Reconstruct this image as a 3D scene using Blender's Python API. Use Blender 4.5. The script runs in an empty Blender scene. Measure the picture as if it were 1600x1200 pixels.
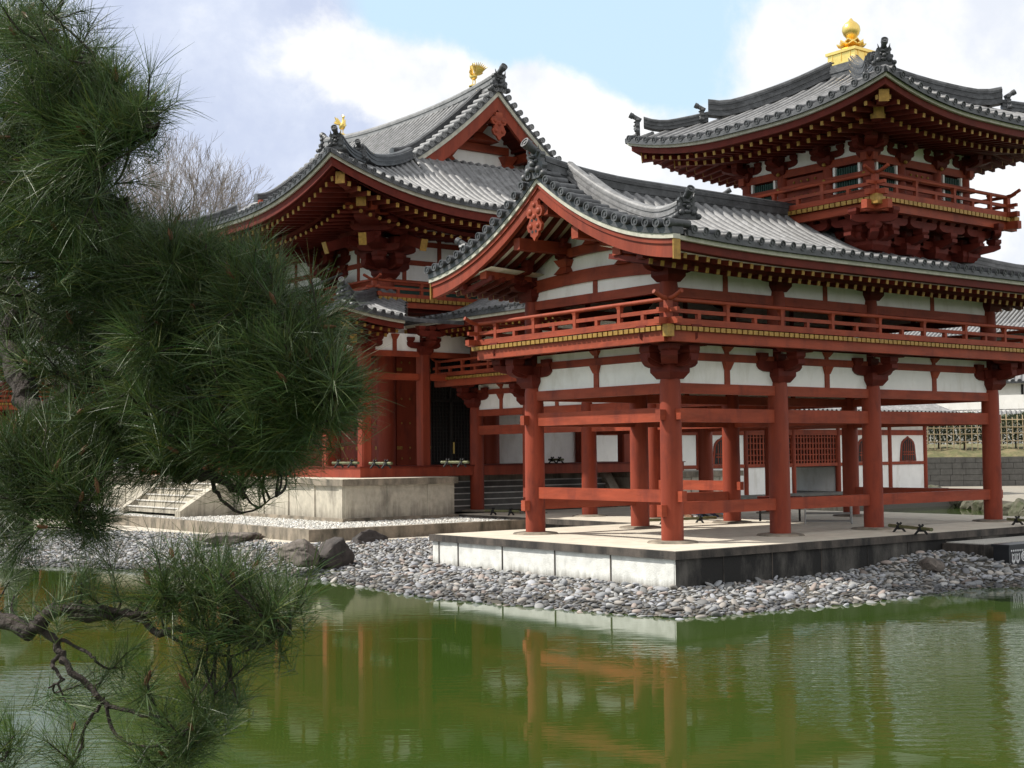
import bpy, bmesh, math, random
import numpy as np
from mathutils import Vector, Matrix
R = math.radians
sc = bpy.context.scene
C = sc.collection
rng = random.Random(7)
nrg = np.random.default_rng(11)

# ------------------------------------------------------------------ camera
CAM = Vector((-18.486, -18.921, 1.747))
YAW, PITCH, ROLL, FPX = R(52.28), R(2.9), R(-0.59), 2133.4
fw = Vector((math.cos(YAW)*math.cos(PITCH), math.sin(YAW)*math.cos(PITCH), math.sin(PITCH)))
rt0 = Vector((math.sin(YAW), -math.cos(YAW), 0)); up0 = rt0.cross(fw)
rt = rt0*math.cos(ROLL) + up0*math.sin(ROLL); up = up0*math.cos(ROLL) - rt0*math.sin(ROLL)
cd = bpy.data.cameras.new('camera'); cam = bpy.data.objects.new('camera', cd); C.objects.link(cam)
cam.matrix_world = Matrix(((rt.x, up.x, -fw.x, CAM.x), (rt.y, up.y, -fw.y, CAM.y), (rt.z, up.z, -fw.z, CAM.z), (0, 0, 0, 1)))
cd.sensor_width = 36; cd.sensor_fit = 'HORIZONTAL'; cd.lens = FPX/1600*36
cd.clip_start = 0.05; cd.clip_end = 3000
sc.camera = cam

def at(x, y, dist):
    """world point seen at a place of the 1600x1200 photograph, dist metres in front of the lens"""
    return CAM + fw*dist + rt*((x-800)/FPX*dist) + up*((600-y)/FPX*dist)

# ------------------------------------------------------------------ light and sky
SUN_EL, SUN_AZ = R(48), R(137)      # azimuth measured from +X towards +Y
sd = Vector((math.cos(SUN_AZ)*math.cos(SUN_EL), math.sin(SUN_AZ)*math.cos(SUN_EL), math.sin(SUN_EL)))
sl = bpy.data.lights.new('sun', 'SUN'); sl.energy = 3.9; sl.angle = R(0.5); sl.color = (1, .95, .87)
so = bpy.data.objects.new('sun', sl); C.objects.link(so)
so.rotation_euler = sd.to_track_quat('Z', 'Y').to_euler()
sc.view_settings.view_transform = 'Standard'; sc.view_settings.look = 'None'
sc.view_settings.exposure = 0.58; sc.view_settings.gamma = 1
W_ = bpy.data.worlds.new('World'); sc.world = W_; W_.use_nodes = True
def build_world():
    nt = W_.node_tree; N = nt.nodes; L = nt.links; N.clear()
    def nd(t, **k):
        n = N.new(t)
        for a, b in k.items(): setattr(n, a, b)
        return n
    out = nd('ShaderNodeOutputWorld'); bg = nd('ShaderNodeBackground'); L.new(bg.outputs[0], out.inputs[0])
    sky = nd('ShaderNodeTexSky', sky_type='NISHITA', sun_disc=False)
    sky.sun_elevation = SUN_EL; sky.sun_rotation = R(90) - SUN_AZ; sky.air_density = 1.0; sky.dust_density = 1.6; sky.ozone_density = 1.2
    tc = nd('ShaderNodeTexCoord'); nz = nd('ShaderNodeVectorMath', operation='NORMALIZE'); L.new(tc.outputs['Generated'], nz.inputs[0])
    def noise(scale, det, rough, dist=0):
        n = nd('ShaderNodeTexNoise'); n.inputs['Scale'].default_value = scale; n.inputs['Detail'].default_value = det
        n.inputs['Roughness'].default_value = rough; n.inputs['Distortion'].default_value = dist; L.new(nz.outputs[0], n.inputs['Vector']); return n.outputs['Fac']
    def m(op, a, b=None, c=None):
        n = nd('ShaderNodeMath', operation=op)
        for i, v in enumerate((a, b, c)):
            if v is None: continue
            if isinstance(v, (int, float)): n.inputs[i].default_value = v
            else: L.new(v, n.inputs[i])
        return n.outputs[0]
    def blob(px, py, rad, amp, d=None):
        d = d or (at(px, py, 1) - CAM).normalized()
        n = nd('ShaderNodeVectorMath', operation='DISTANCE'); L.new(nz.outputs[0], n.inputs[0]); n.inputs[1].default_value = d
        q = m('DIVIDE', n.outputs['Value'], rad); q = m('MULTIPLY', q, q); q = m('MULTIPLY', q, -1.0); return m('MULTIPLY', m('EXPONENT', q), amp)
    def total(bl):
        s = None
        for b in bl:
            o = blob(*b); s = o if s is None else m('ADD', s, o)
        return s
    def ss(x, a, b):
        n = nd('ShaderNodeMapRange', interpolation_type='SMOOTHSTEP'); L.new(x, n.inputs[0]); n.inputs[1].default_value = a; n.inputs[2].default_value = b; return n.outputs[0]
    n1 = noise(13, 12, .62, .2)
    # bright cumulus heads
    white = total([(525, 60, .036, .85), (575, 120, .026, .7), (670, 130, .04, 1.0), (760, 160, .04, .9), (900, 165, .042, 1.15), (850, 190, .05, .9), (960, 200, .03, .6), (640, 150, .03, .7), (1300, 60, .085, 1.1), (1480, 40, .08, 1.2), (1600, 90, .08, 1.0),
                   (1130, 290, .07, .9), (1560, 330, .09, 1.0), (1050, 250, .06, .6)])
    for v, rad, amp in (((.15, -.93, .34), .62, 1.2), ((-.72, -.55, .42), .55, 1.5), ((.8, -.5, .35), .4, 1.2), ((-.95, .1, .3), .35, .9)):      # unseen cloud banks added behind and beside the viewer to brighten shaded walls
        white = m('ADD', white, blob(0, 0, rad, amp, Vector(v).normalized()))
    grey = total([(150, 60, .14, 1.1), (330, 140, .10, 1.0), (420, 230, .08, .9), (250, 20, .08, .9), (560, 250, .06, .7), (100, 250, .12, .8)])
    clear = total([(1010, 70, .05, 1.0), (920, 40, .045, .8), (640, 20, .035, .7), (780, 50, .04, .6), (1070, 130, .045, .7), (1200, 200, .03, .3)])
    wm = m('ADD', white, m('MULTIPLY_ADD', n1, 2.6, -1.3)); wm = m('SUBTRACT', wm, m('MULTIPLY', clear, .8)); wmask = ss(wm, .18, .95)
    gm = m('ADD', grey, m('MULTIPLY_ADD', n1, .8, -.4)); gm = m('SUBTRACT', gm, clear); gmask = ss(gm, .1, .9)
    skys = nd('ShaderNodeMix', data_type='RGBA', blend_type='MULTIPLY'); skys.inputs[0].default_value = 1
    L.new(sky.outputs[0], skys.inputs[6]); skys.inputs[7].default_value = (SKYK, SKYK*1.02, SKYK*1.0, 1)
    hz = nd('ShaderNodeMix', data_type='RGBA'); sx = nd('ShaderNodeSeparateXYZ'); L.new(nz.outputs[0], sx.inputs[0])
    vr = nd('ShaderNodeMapRange'); L.new(sx.outputs[2], vr.inputs[0]); vr.inputs[1].default_value = .12; vr.inputs[2].default_value = .6; vr.inputs[3].default_value = .88; vr.inputs[4].default_value = .8; L.new(vr.outputs[0], hz.inputs[0])     # pale veil low in the sky
    vc = nd('ShaderNodeMix', data_type='RGBA'); v2 = nd('ShaderNodeMapRange'); L.new(sx.outputs[2], v2.inputs[0]); v2.inputs[1].default_value = .35; v2.inputs[2].default_value = .75; L.new(v2.outputs[0], vc.inputs[0]); vc.inputs[6].default_value = (.46, .615, .73, 1); vc.inputs[7].default_value = (.70, .69, .66, 1)
    L.new(skys.outputs[2], hz.inputs[6]); L.new(vc.outputs[2], hz.inputs[7])
    g = nd('ShaderNodeMix', data_type='RGBA'); L.new(gmask, g.inputs[0]); L.new(hz.outputs[2], g.inputs[6])
    gc = nd('ShaderNodeMix', data_type='RGBA'); L.new(ss(n1, .35, .68), gc.inputs[0]); gc.inputs[6].default_value = (.42, .47, .60, 1); gc.inputs[7].default_value = (.52, .565, .67, 1); L.new(gc.outputs[2], g.inputs[7])
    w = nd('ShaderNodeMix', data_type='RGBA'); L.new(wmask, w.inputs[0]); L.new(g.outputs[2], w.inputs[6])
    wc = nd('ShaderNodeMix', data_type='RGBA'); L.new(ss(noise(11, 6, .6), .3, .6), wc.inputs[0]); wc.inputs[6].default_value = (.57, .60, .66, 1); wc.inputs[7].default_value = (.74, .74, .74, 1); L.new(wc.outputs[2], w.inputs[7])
    sc10 = nd('ShaderNodeMix', data_type='RGBA', blend_type='MULTIPLY'); sc10.inputs[0].default_value = 1
    L.new(w.outputs[2], sc10.inputs[6]); sc10.inputs[7].default_value = (10, 10, 10, 1)
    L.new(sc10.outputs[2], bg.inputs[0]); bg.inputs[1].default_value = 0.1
SKYK = .105
build_world()

# ------------------------------------------------------------------ materials
def mat(name, col, rough=.6, metal=0, var=.25, scale=3, bump=0, bscale=40, stretch=(1, 1, 1), spec=.5, dirt=None, dscale=1.5, dlo=.5, dhi=.75, attr=False, coat=0, col2=None, fade=None, cell=0, drip=None):
    m = bpy.data.materials.new(name); m.use_nodes = True; nt = m.node_tree; N = nt.nodes; L = nt.links
    p = N['Principled BSDF']; p.inputs['Roughness'].default_value = rough; p.inputs['Metallic'].default_value = metal
    p.inputs['Specular IOR Level'].default_value = spec
    tc = N.new('ShaderNodeTexCoord'); mp = N.new('ShaderNodeMapping'); mp.inputs['Scale'].default_value = stretch
    L.new(tc.outputs['Object'], mp.inputs[0])
    nz = N.new('ShaderNodeTexNoise'); nz.inputs['Scale'].default_value = scale; nz.inputs['Detail'].default_value = 7; nz.inputs['Roughness'].default_value = .6
    L.new(mp.outputs[0], nz.inputs['Vector'])
    rp = N.new('ShaderNodeValToRGB'); L.new(nz.outputs['Fac'], rp.inputs[0])
    a = col2 or tuple(c*(1-var) for c in col); b = tuple(min(1, c*(1+var)) for c in col)
    rp.color_ramp.elements[0].color = (*a, 1); rp.color_ramp.elements[0].position = .3
    rp.color_ramp.elements[1].color = (*b, 1); rp.color_ramp.elements[1].position = .7
    c = rp.outputs[0]
    if attr:
        at_ = N.new('ShaderNodeAttribute'); at_.attribute_name = 'tint'
        mx = N.new('ShaderNodeMix'); mx.data_type = 'RGBA'; mx.blend_type = 'MULTIPLY'; mx.inputs[0].default_value = 1
        L.new(c, mx.inputs[6]); L.new(at_.outputs['Color'], mx.inputs[7]); c = mx.outputs[2]
    if dirt:
        n2 = N.new('ShaderNodeTexNoise'); n2.inputs['Scale'].default_value = dscale; n2.inputs['Detail'].default_value = 8; n2.inputs['Roughness'].default_value = .65
        mp2 = N.new('ShaderNodeMapping'); mp2.inputs['Scale'].default_value = (1, 1, .35); L.new(tc.outputs['Object'], mp2.inputs[0]); L.new(mp2.outputs[0], n2.inputs['Vector'])
        r2 = N.new('ShaderNodeMapRange'); r2.inputs[1].default_value = dlo; r2.inputs[2].default_value = dhi; L.new(n2.outputs['Fac'], r2.inputs[0])
        mx = N.new('ShaderNodeMix'); mx.data_type = 'RGBA'; L.new(r2.outputs[0], mx.inputs[0]); L.new(c, mx.inputs[6]); mx.inputs[7].default_value = (*dirt, 1); c = mx.outputs[2]
    if fade:      # sun-bleached patches in the paint
        n3 = N.new('ShaderNodeTexNoise'); n3.inputs['Scale'].default_value = 1.1; n3.inputs['Detail'].default_value = 9; n3.inputs['Roughness'].default_value = .7; L.new(mp.outputs[0], n3.inputs['Vector'])
        r3 = N.new('ShaderNodeMapRange'); r3.inputs[1].default_value = .52; r3.inputs[2].default_value = .78; r3.inputs[4].default_value = .6; L.new(n3.outputs['Fac'], r3.inputs[0])
        mx = N.new('ShaderNodeMix'); mx.data_type = 'RGBA'; L.new(r3.outputs[0], mx.inputs[0]); L.new(c, mx.inputs[6]); mx.inputs[7].default_value = (*fade, 1); c = mx.outputs[2]
    if cell:      # tile to tile differences
        vo = N.new('ShaderNodeTexVoronoi'); vo.inputs['Scale'].default_value = 3.6; L.new(tc.outputs['Object'], vo.inputs['Vector'])
        sx = N.new('ShaderNodeSeparateColor'); L.new(vo.outputs['Color'], sx.inputs[0]); r3 = N.new('ShaderNodeMapRange'); r3.inputs[3].default_value = 1-cell; r3.inputs[4].default_value = 1+cell; L.new(sx.outputs[0], r3.inputs[0])
        mx = N.new('ShaderNodeMix'); mx.data_type = 'RGBA'; mx.blend_type = 'MULTIPLY'; mx.inputs[0].default_value = 1; L.new(c, mx.inputs[6]); L.new(r3.outputs[0], mx.inputs[7]); c = mx.outputs[2]
    if drip:      # dark runs from the cap and a tide line at the foot
        mp4 = N.new('ShaderNodeMapping'); mp4.inputs['Scale'].default_value = (3.2, 3.2, .22); L.new(tc.outputs['Object'], mp4.inputs[0]); n4 = N.new('ShaderNodeTexNoise'); n4.inputs['Scale'].default_value = 1.6; n4.inputs['Detail'].default_value = 8; n4.inputs['Roughness'].default_value = .7; L.new(mp4.outputs[0], n4.inputs['Vector'])
        sz = N.new('ShaderNodeSeparateXYZ'); L.new(tc.outputs['Object'], sz.inputs[0]); acc = None
        for z0, z1, k in drip:
            r4 = N.new('ShaderNodeMapRange'); r4.inputs[1].default_value = z0; r4.inputs[2].default_value = z1; r4.inputs[3].default_value = k; r4.inputs[4].default_value = 0; L.new(sz.outputs[2], r4.inputs[0])
            if acc is None: acc = r4.outputs[0]
            else: a_ = N.new('ShaderNodeMath'); a_.operation = 'MAXIMUM'; L.new(acc, a_.inputs[0]); L.new(r4.outputs[0], a_.inputs[1]); acc = a_.outputs[0]
        a_ = N.new('ShaderNodeMath'); a_.operation = 'ADD'; L.new(acc, a_.inputs[0]); L.new(n4.outputs['Fac'], a_.inputs[1]); r5 = N.new('ShaderNodeMapRange'); r5.inputs[1].default_value = .62; r5.inputs[2].default_value = 1.0; r5.inputs[4].default_value = .85; L.new(a_.outputs[0], r5.inputs[0])
        mx = N.new('ShaderNodeMix'); mx.data_type = 'RGBA'; L.new(r5.outputs[0], mx.inputs[0]); L.new(c, mx.inputs[6]); mx.inputs[7].default_value = (.12, .105, .085, 1); c = mx.outputs[2]
    L.new(c, p.inputs['Base Color'])
    if bump:
        nb = N.new('ShaderNodeTexNoise'); nb.inputs['Scale'].default_value = bscale; nb.inputs['Detail'].default_value = 5; L.new(mp.outputs[0], nb.inputs['Vector'])
        bp = N.new('ShaderNodeBump'); bp.inputs['Strength'].default_value = bump; bp.inputs['Distance'].default_value = .02; L.new(nb.outputs['Fac'], bp.inputs['Height']); L.new(bp.outputs[0], p.inputs['Normal'])
    return m
M = {}
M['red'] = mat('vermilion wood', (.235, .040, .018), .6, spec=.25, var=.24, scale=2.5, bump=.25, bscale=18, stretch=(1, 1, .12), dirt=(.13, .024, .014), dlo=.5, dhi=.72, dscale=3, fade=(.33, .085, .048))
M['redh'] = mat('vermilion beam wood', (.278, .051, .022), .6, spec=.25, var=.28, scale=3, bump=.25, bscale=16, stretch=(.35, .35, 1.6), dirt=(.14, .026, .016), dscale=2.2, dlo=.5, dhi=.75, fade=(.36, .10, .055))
M['redd'] = mat('deep red wood with eave shadow', (.115, .017, .010), .65, spec=.2, var=.25, scale=4, bump=.15, bscale=20)  # the shadow under the eaves is put into this darker red
M['white'] = mat('white plaster', (.93, .91, .87), .85, var=.05, scale=2, bump=.15, bscale=60, dirt=(.66, .62, .54), dlo=.52, dhi=.85, dscale=2.2)
M['pale'] = mat('pale painted board', (.50, .48, .40), .7, var=.18, scale=6, dirt=(.33, .33, .26), dscale=5, dlo=.5, dhi=.85)
M['tile'] = mat('grey clay tile', (.195, .195, .198), .58, var=.28, scale=9, bump=.15, bscale=25, spec=.6, dirt=(.14, .14, .135), dscale=4, dlo=.5, dhi=.8, cell=.2)
M['tiled'] = mat('dark ridge tile', (.062, .064, .068), .5, var=.4, scale=7, bump=.3, bscale=30, cell=.3)
M['gold'] = mat('gilded metal', (.34, .195, .04), .5, metal=.35, var=.3, scale=12)
M['goldb'] = mat('bright gold leaf', (.95, .66, .2), .3, metal=.85, var=.12, scale=6)
M['green'] = mat('green louvre paint', (.012, .05, .035), .6, var=.3, scale=8)
M['dark'] = mat('dark timber and unlit interior', (.012, .009, .008), .7, var=.4, scale=5)  # timber, and the painted darkness of rooms, openings and holes
M['lattice'] = mat('black lacquer lattice', (.02, .017, .015), .5, var=.4, scale=8)
def stone(name, col, stain, lo, hi, ds, **k): return mat(name, col, .85, var=.18, scale=5, bump=.4, bscale=35, dirt=stain, dscale=ds, dlo=lo, dhi=hi, **k)
M['podium'] = stone('weathered cream stone', (.46, .42, .34), (.12, .105, .085), .54, .78, 1.2, drip=[(.18, .75, .34)])
M['nosing'] = stone('pale step edge', (.62, .60, .56), (.3, .28, .25), .55, .85, 3)
M['podiumd'] = stone('podium cap stone', (.28, .235, .18), (.06, .055, .04), .42, .68, 2.2)
M['cap'] = stone('stained cap stone', (.10, .082, .068), (.02, .018, .016), .38, .62, 2.5)
M['plaswhite'] = stone('white lime render', (.66, .66, .62), (.30, .28, .25), .62, .85, 1.6, drip=[(.22, .46, .45)])
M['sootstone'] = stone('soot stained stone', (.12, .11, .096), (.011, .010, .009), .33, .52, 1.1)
M['floor'] = mat('packed cream earth floor', (.57, .515, .42), .9, var=.14, scale=3, bump=.25, bscale=80)
M['ashlar'] = stone('shadow-darkened grey ashlar', (.12, .115, .105), (.06, .055, .05), .5, .8, 1.0)  # tone lowered to carry the tree shadow on the retaining wall
M['rock'] = stone('dark garden rock', (.06, .05, .045), (.018, .016, .015), .45, .7, 3)
M['rockp'] = stone('mottled garden rock', (.16, .135, .115), (.045, .036, .032), .46, .66, 5)
M['cobble'] = mat('river cobble', (.33, .33, .325), .75, var=.2, scale=14, bump=.15, bscale=60, attr=True)
M['gravel'] = mat('white gravel', (.55, .54, .50), .85, var=.2, scale=30, attr=True)
M['bark'] = mat('pine bark', (.034, .025, .02), .9, var=.45, scale=22, bump=1.0, bscale=45)
M['twig'] = mat('bare twig', (.25, .215, .19), .9, var=.3, scale=6)
M['bud'] = mat('pine candle bud', (.13, .055, .025), .8, var=.35, scale=30)
M['bamboo'] = mat('green bamboo pole', (.11, .115, .045), .4, var=.3, scale=6, dirt=(.08, .075, .035), dscale=3, dlo=.45, dhi=.8)
M['bamboof'] = mat('dry bamboo', (.50, .39, .24), .6, var=.3, scale=6)
M['rope'] = mat('black hemp rope', (.012, .012, .012), .8, var=.3, scale=20)
M['black'] = mat('black lacquer', (.012, .013, .016), .35, var=.3, scale=5)
M['paintw'] = mat('white paint marking', (.75, .75, .75), .6, var=.08, scale=8)
M['steel'] = mat('grey steel tube', (.33, .33, .32), .4, metal=.6, var=.15, scale=5)
M['grass'] = mat('rough bank grass', (.10, .10, .04), .9, var=.4, scale=5, bump=.6, bscale=60, dirt=(.20, .16, .085), dlo=.45, dhi=.65)
M['soil'] = mat('pond bed silt', (.10, .11, .05), .9, var=.25, scale=2, bump=.3)

def sandmat():
    m = mat('raked pale sand', (.54, .49, .41), .95, var=.12, scale=1.2, bump=.5, bscale=140); nt = m.node_tree; N = nt.nodes; L = nt.links; p = N['Principled BSDF']     # ground darker low on the bank, so gaps between cobbles are dark
    src = p.inputs['Base Color'].links[0].from_socket; tc = N.new('ShaderNodeTexCoord'); sz = N.new('ShaderNodeSeparateXYZ'); L.new(tc.outputs['Object'], sz.inputs[0]); r = N.new('ShaderNodeMapRange'); r.inputs[1].default_value = -.40; r.inputs[2].default_value = -.352; L.new(sz.outputs[2], r.inputs[0])
    mx = N.new('ShaderNodeMix'); mx.data_type = 'RGBA'; L.new(r.outputs[0], mx.inputs[0]); mx.inputs[6].default_value = (.075, .068, .055, 1); L.new(src, mx.inputs[7]); L.new(mx.outputs[2], p.inputs['Base Color'])
    return m
M['sand'] = sandmat()

def leafmat(name, col, tr=.3, var=.35, scale=2.0):
    m = mat(name, col, .5, var=var, scale=scale, attr=True); nt = m.node_tree; N = nt.nodes; L = nt.links
    p = N['Principled BSDF']; o = N['Material Output']
    src = p.inputs['Base Color'].links[0].from_socket
    t = N.new('ShaderNodeBsdfTranslucent'); L.new(src, t.inputs[0])
    mx = N.new('ShaderNodeMixShader'); mx.inputs[0].default_value = tr; L.new(p.outputs[0], mx.inputs[1]); L.new(t.outputs[0], mx.inputs[2]); L.new(mx.outputs[0], o.inputs[0])
    return m
M['needle'] = leafmat('pine needles', (.060, .098, .027), .25)
M['hedge'] = leafmat('hedge leaves', (.05, .065, .025), .25)
M['far'] = leafmat('distant evergreen leaves', (.09, .085, .04), .2)

WZ = -.87
def watermat():
    m = bpy.data.materials.new('green pond water'); m.use_nodes = True; nt = m.node_tree; N = nt.nodes; L = nt.links
    p = N['Principled BSDF']; p.inputs['Roughness'].default_value = .03; p.inputs['IOR'].default_value = 1.33
    tc = N.new('ShaderNodeTexCoord')
    nc = N.new('ShaderNodeTexNoise'); nc.inputs['Scale'].default_value = .16; nc.inputs['Detail'].default_value = 4; L.new(tc.outputs['Object'], nc.inputs['Vector'])
    rp = N.new('ShaderNodeValToRGB'); L.new(nc.outputs['Fac'], rp.inputs[0])
    rp.color_ramp.elements[0].color = (.030, .058, .008, 1); rp.color_ramp.elements[0].position = .35
    rp.color_ramp.elements[1].color = (.041, .067, .014, 1); rp.color_ramp.elements[1].position = .7
    L.new(rp.outputs[0], p.inputs['Base Color'])
    # wind ripples: fine wavelets, stronger in gusts
    mp = N.new('ShaderNodeMapping'); mp.inputs['Rotation'].default_value = (0, 0, YAW); mp.vector_type = 'TEXTURE'; mp.inputs['Scale'].default_value = (.55, 2.6, 1)
    L.new(tc.outputs['Object'], mp.inputs[0])
    w1 = N.new('ShaderNodeTexNoise'); w1.inputs['Scale'].default_value = 4.6; w1.inputs['Detail'].default_value = 3; w1.inputs['Roughness'].default_value = .55; L.new(mp.outputs[0], w1.inputs['Vector'])
    gz = N.new('ShaderNodeTexNoise'); gz.inputs['Scale'].default_value = .45; gz.inputs['Detail'].default_value = 3; L.new(tc.outputs['Object'], gz.inputs['Vector'])
    acc = gz.outputs['Fac']
    for gx, gy, rad in ((-4.6, -8.8, 4.2), (-6.3, -11.6, 3.2), (-1.6, -8.2, 3.6), (-13.1, -3.0, 2.6), (-14.6, -7.0, 2.2)):      # gusts on the pond
        ds = N.new('ShaderNodeVectorMath'); ds.operation = 'DISTANCE'; L.new(tc.outputs['Object'], ds.inputs[0]); ds.inputs[1].default_value = (gx, gy, WZ)
        mr = N.new('ShaderNodeMapRange'); mr.interpolation_type = 'SMOOTHSTEP'; mr.inputs[1].default_value = 0; mr.inputs[2].default_value = rad; mr.inputs[3].default_value = .75; mr.inputs[4].default_value = 0; L.new(ds.outputs['Value'], mr.inputs[0])
        ad = N.new('ShaderNodeMath'); ad.operation = 'ADD'; L.new(acc, ad.inputs[0]); L.new(mr.outputs[0], ad.inputs[1]); acc = ad.outputs[0]
    gr = N.new('ShaderNodeMapRange'); gr.inputs[1].default_value = .55; gr.inputs[2].default_value = 1.2; gr.inputs[3].default_value = .03; gr.inputs[4].default_value = .75; L.new(acc, gr.inputs[0])
    mu = N.new('ShaderNodeMath'); mu.operation = 'MULTIPLY'; L.new(w1.outputs['Fac'], mu.inputs[0]); L.new(gr.outputs[0], mu.inputs[1])
    bp = N.new('ShaderNodeBump'); bp.inputs['Strength'].default_value = .85; bp.inputs['Distance'].default_value = .03; L.new(mu.outputs[0], bp.inputs['Height']); L.new(bp.outputs[0], p.inputs['Normal'])
    return m
M['water'] = watermat()

# ------------------------------------------------------------------ mesh helpers
class MB:
    def __init__(s): s.v = []; s.f = []
    def add(s, vs, fs):
        o = len(s.v); s.v += [tuple(v) for v in vs]; s.f += [tuple(i+o for i in f) for f in fs]; return s
    def box(s, x0, x1, y0, y1, z0, z1):
        return s.add([(x0, y0, z0), (x1, y0, z0), (x1, y1, z0), (x0, y1, z0), (x0, y0, z1), (x1, y0, z1), (x1, y1, z1), (x0, y1, z1)],
                     [(0, 3, 2, 1), (4, 5, 6, 7), (0, 1, 5, 4), (1, 2, 6, 5), (2, 3, 7, 6), (3, 0, 4, 7)])
    def taper(s, x, y, z0, z1, b, t, rot=0):
        c, n = math.cos(rot), math.sin(rot); vs = []
        for z, h in ((z0, b), (z1, t)):
            for a, q in ((-1, -1), (1, -1), (1, 1), (-1, 1)): vs.append((x+(a*c-q*n)*h, y+(a*n+q*c)*h, z))
        return s.add(vs, [(0, 3, 2, 1), (4, 5, 6, 7), (0, 1, 5, 4), (1, 2, 6, 5), (2, 3, 7, 6), (3, 0, 4, 7)])
    def bar(s, p, q, w, h, upv=(0, 0, 1)):
        p = Vector(p); q = Vector(q); d = (q-p).normalized(); sd_ = d.cross(Vector(upv))
        if sd_.length < 1e-4: sd_ = Vector((1, 0, 0))
        sd_.normalize(); u = sd_.cross(d).normalized(); vs = []
        for c in (p, q):
            for a, b in ((-1, -1), (1, -1), (1, 1), (-1, 1)): vs.append(c + sd_*(a*w/2) + u*(b*h/2))
        return s.add(vs, [(0, 1, 2, 3), (7, 6, 5, 4), (0, 4, 5, 1), (1, 5, 6, 2), (2, 6, 7, 3), (3, 7, 4, 0)])
    def cyl(s, p, q, r0, r1=None, n=16, cap=True):
        r1 = r0 if r1 is None else r1
        return s.tube([p, q], [r0, r1], n, cap)
    def tube(s, pts, rs, n=8, cap=True):
        pts = [Vector(p) for p in pts]; o = len(s.v); prev = None
        for i, p in enumerate(pts):
            d = (pts[min(i+1, len(pts)-1)] - pts[max(i-1, 0)]).normalized()
            if prev is None:
                a = d.cross(Vector((0, 0, 1)));
                if a.length < 1e-3: a = Vector((1, 0, 0))
                a.normalize()
            else:
                a = prev - d*prev.dot(d); a.normalize()
            prev = a; b = d.cross(a)
            for k in range(n):
                t = 2*math.pi*k/n; s.v.append(tuple(p + a*(rs[i]*math.cos(t)) + b*(rs[i]*math.sin(t))))
        for i in range(len(pts)-1):
            for k in range(n):
                k2 = (k+1) % n; s.f.append((o+i*n+k, o+i*n+k2, o+(i+1)*n+k2, o+(i+1)*n+k))
        if cap:
            s.f.append(tuple(o+k for k in range(n))[::-1]); e = o+(len(pts)-1)*n; s.f.append(tuple(e+k for k in range(n)))
        return s
    def lathe(s, x, y, prof, n=20):
        return s.tube([(x, y, z) for r, z in prof], [r for r, z in prof], n) if False else s._lathe(x, y, prof, n)
    def _lathe(s, x, y, prof, n):
        o = len(s.v)
        for r, z in prof:
            for k in range(n):
                t = 2*math.pi*k/n; s.v.append((x+r*math.cos(t), y+r*math.sin(t), z))
        for i in range(len(prof)-1):
            for k in range(n):
                k2 = (k+1) % n; s.f.append((o+i*n+k, o+i*n+k2, o+(i+1)*n+k2, o+(i+1)*n+k))
        s.f.append(tuple(o+k for k in range(n))[::-1]); e = o+(len(prof)-1)*n; s.f.append(tuple(e+k for k in range(n)))
        return s
    def prism(s, poly, o, a, b, t):
        """2-D outline (p,q) -> o + a*p + b*q, extruded along t"""
        o, a, b, t = Vector(o), Vector(a), Vector(b), Vector(t); n = len(poly)
        vs = [o+a*p+b*q for p, q in poly] + [o+a*p+b*q+t for p, q in poly]
        return s.add(vs, [tuple(range(n))[::-1], tuple(range(n, 2*n))] + [(i, (i+1) % n, n+(i+1) % n, n+i) for i in range(n)])
    def sweep(s, secs, closed=True):
        """list of equal-length sections of points"""
        n = len(secs[0]); o = len(s.v)
        for c in secs: s.v += [tuple(p) for p in c]
        for i in range(len(secs)-1):
            for k in range(n if closed else n-1):
                k2 = (k+1) % n; s.f.append((o+i*n+k, o+i*n+k2, o+(i+1)*n+k2, o+(i+1)*n+k))
        if closed:
            s.f.append(tuple(o+k for k in range(n))[::-1]); e = o+(len(secs)-1)*n; s.f.append(tuple(e+k for k in range(n)))
        return s
    def ball(s, c, rx, ry, rz, n=10, m=7):
        o = len(s.v); c = Vector(c)
        for i in range(m+1):
            f = math.pi*i/m
            for k in range(n):
                t = 2*math.pi*k/n; s.v.append((c.x+rx*math.sin(f)*math.cos(t), c.y+ry*math.sin(f)*math.sin(t), c.z-rz*math.cos(f)))
        for i in range(m):
            for k in range(n):
                k2 = (k+1) % n; s.f.append((o+i*n+k, o+i*n+k2, o+(i+1)*n+k2, o+(i+1)*n+k))
        return s
    def build(s, name, mt, parent=None, smooth=True):
        base = Vector((0, 0, 0)); p = parent
        while p is not None:
            base += p.location; p = p.parent
        me = bpy.data.meshes.new(name); v = np.array(s.v, float).reshape(-1, 3) - np.array(base)
        me.from_pydata(v.tolist(), [], s.f); me.update()
        bm = bmesh.new(); bm.from_mesh(me); bmesh.ops.recalc_face_normals(bm, faces=bm.faces); bm.to_mesh(me); bm.free()
        if smooth:
            me.shade_smooth(); me.set_sharp_from_angle(angle=R(38))
        if isinstance(mt, str): mt = M[mt]
        me.materials.append(mt)
        ob = bpy.data.objects.new(name, me); C.objects.link(ob)
        if parent is not None: ob.parent = parent
        return ob
def tag(o, label, cat, group=None, kind=None):
    if label: o['label'] = label
    if cat: o['category'] = cat
    if group: o['group'] = group
    if kind: o['kind'] = kind
    return o
def thing(name, loc, label, cat, group=None):
    o = bpy.data.objects.new(name, None); o.empty_display_size = .3; C.objects.link(o); o.location = loc
    return tag(o, label, cat, group)
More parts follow.
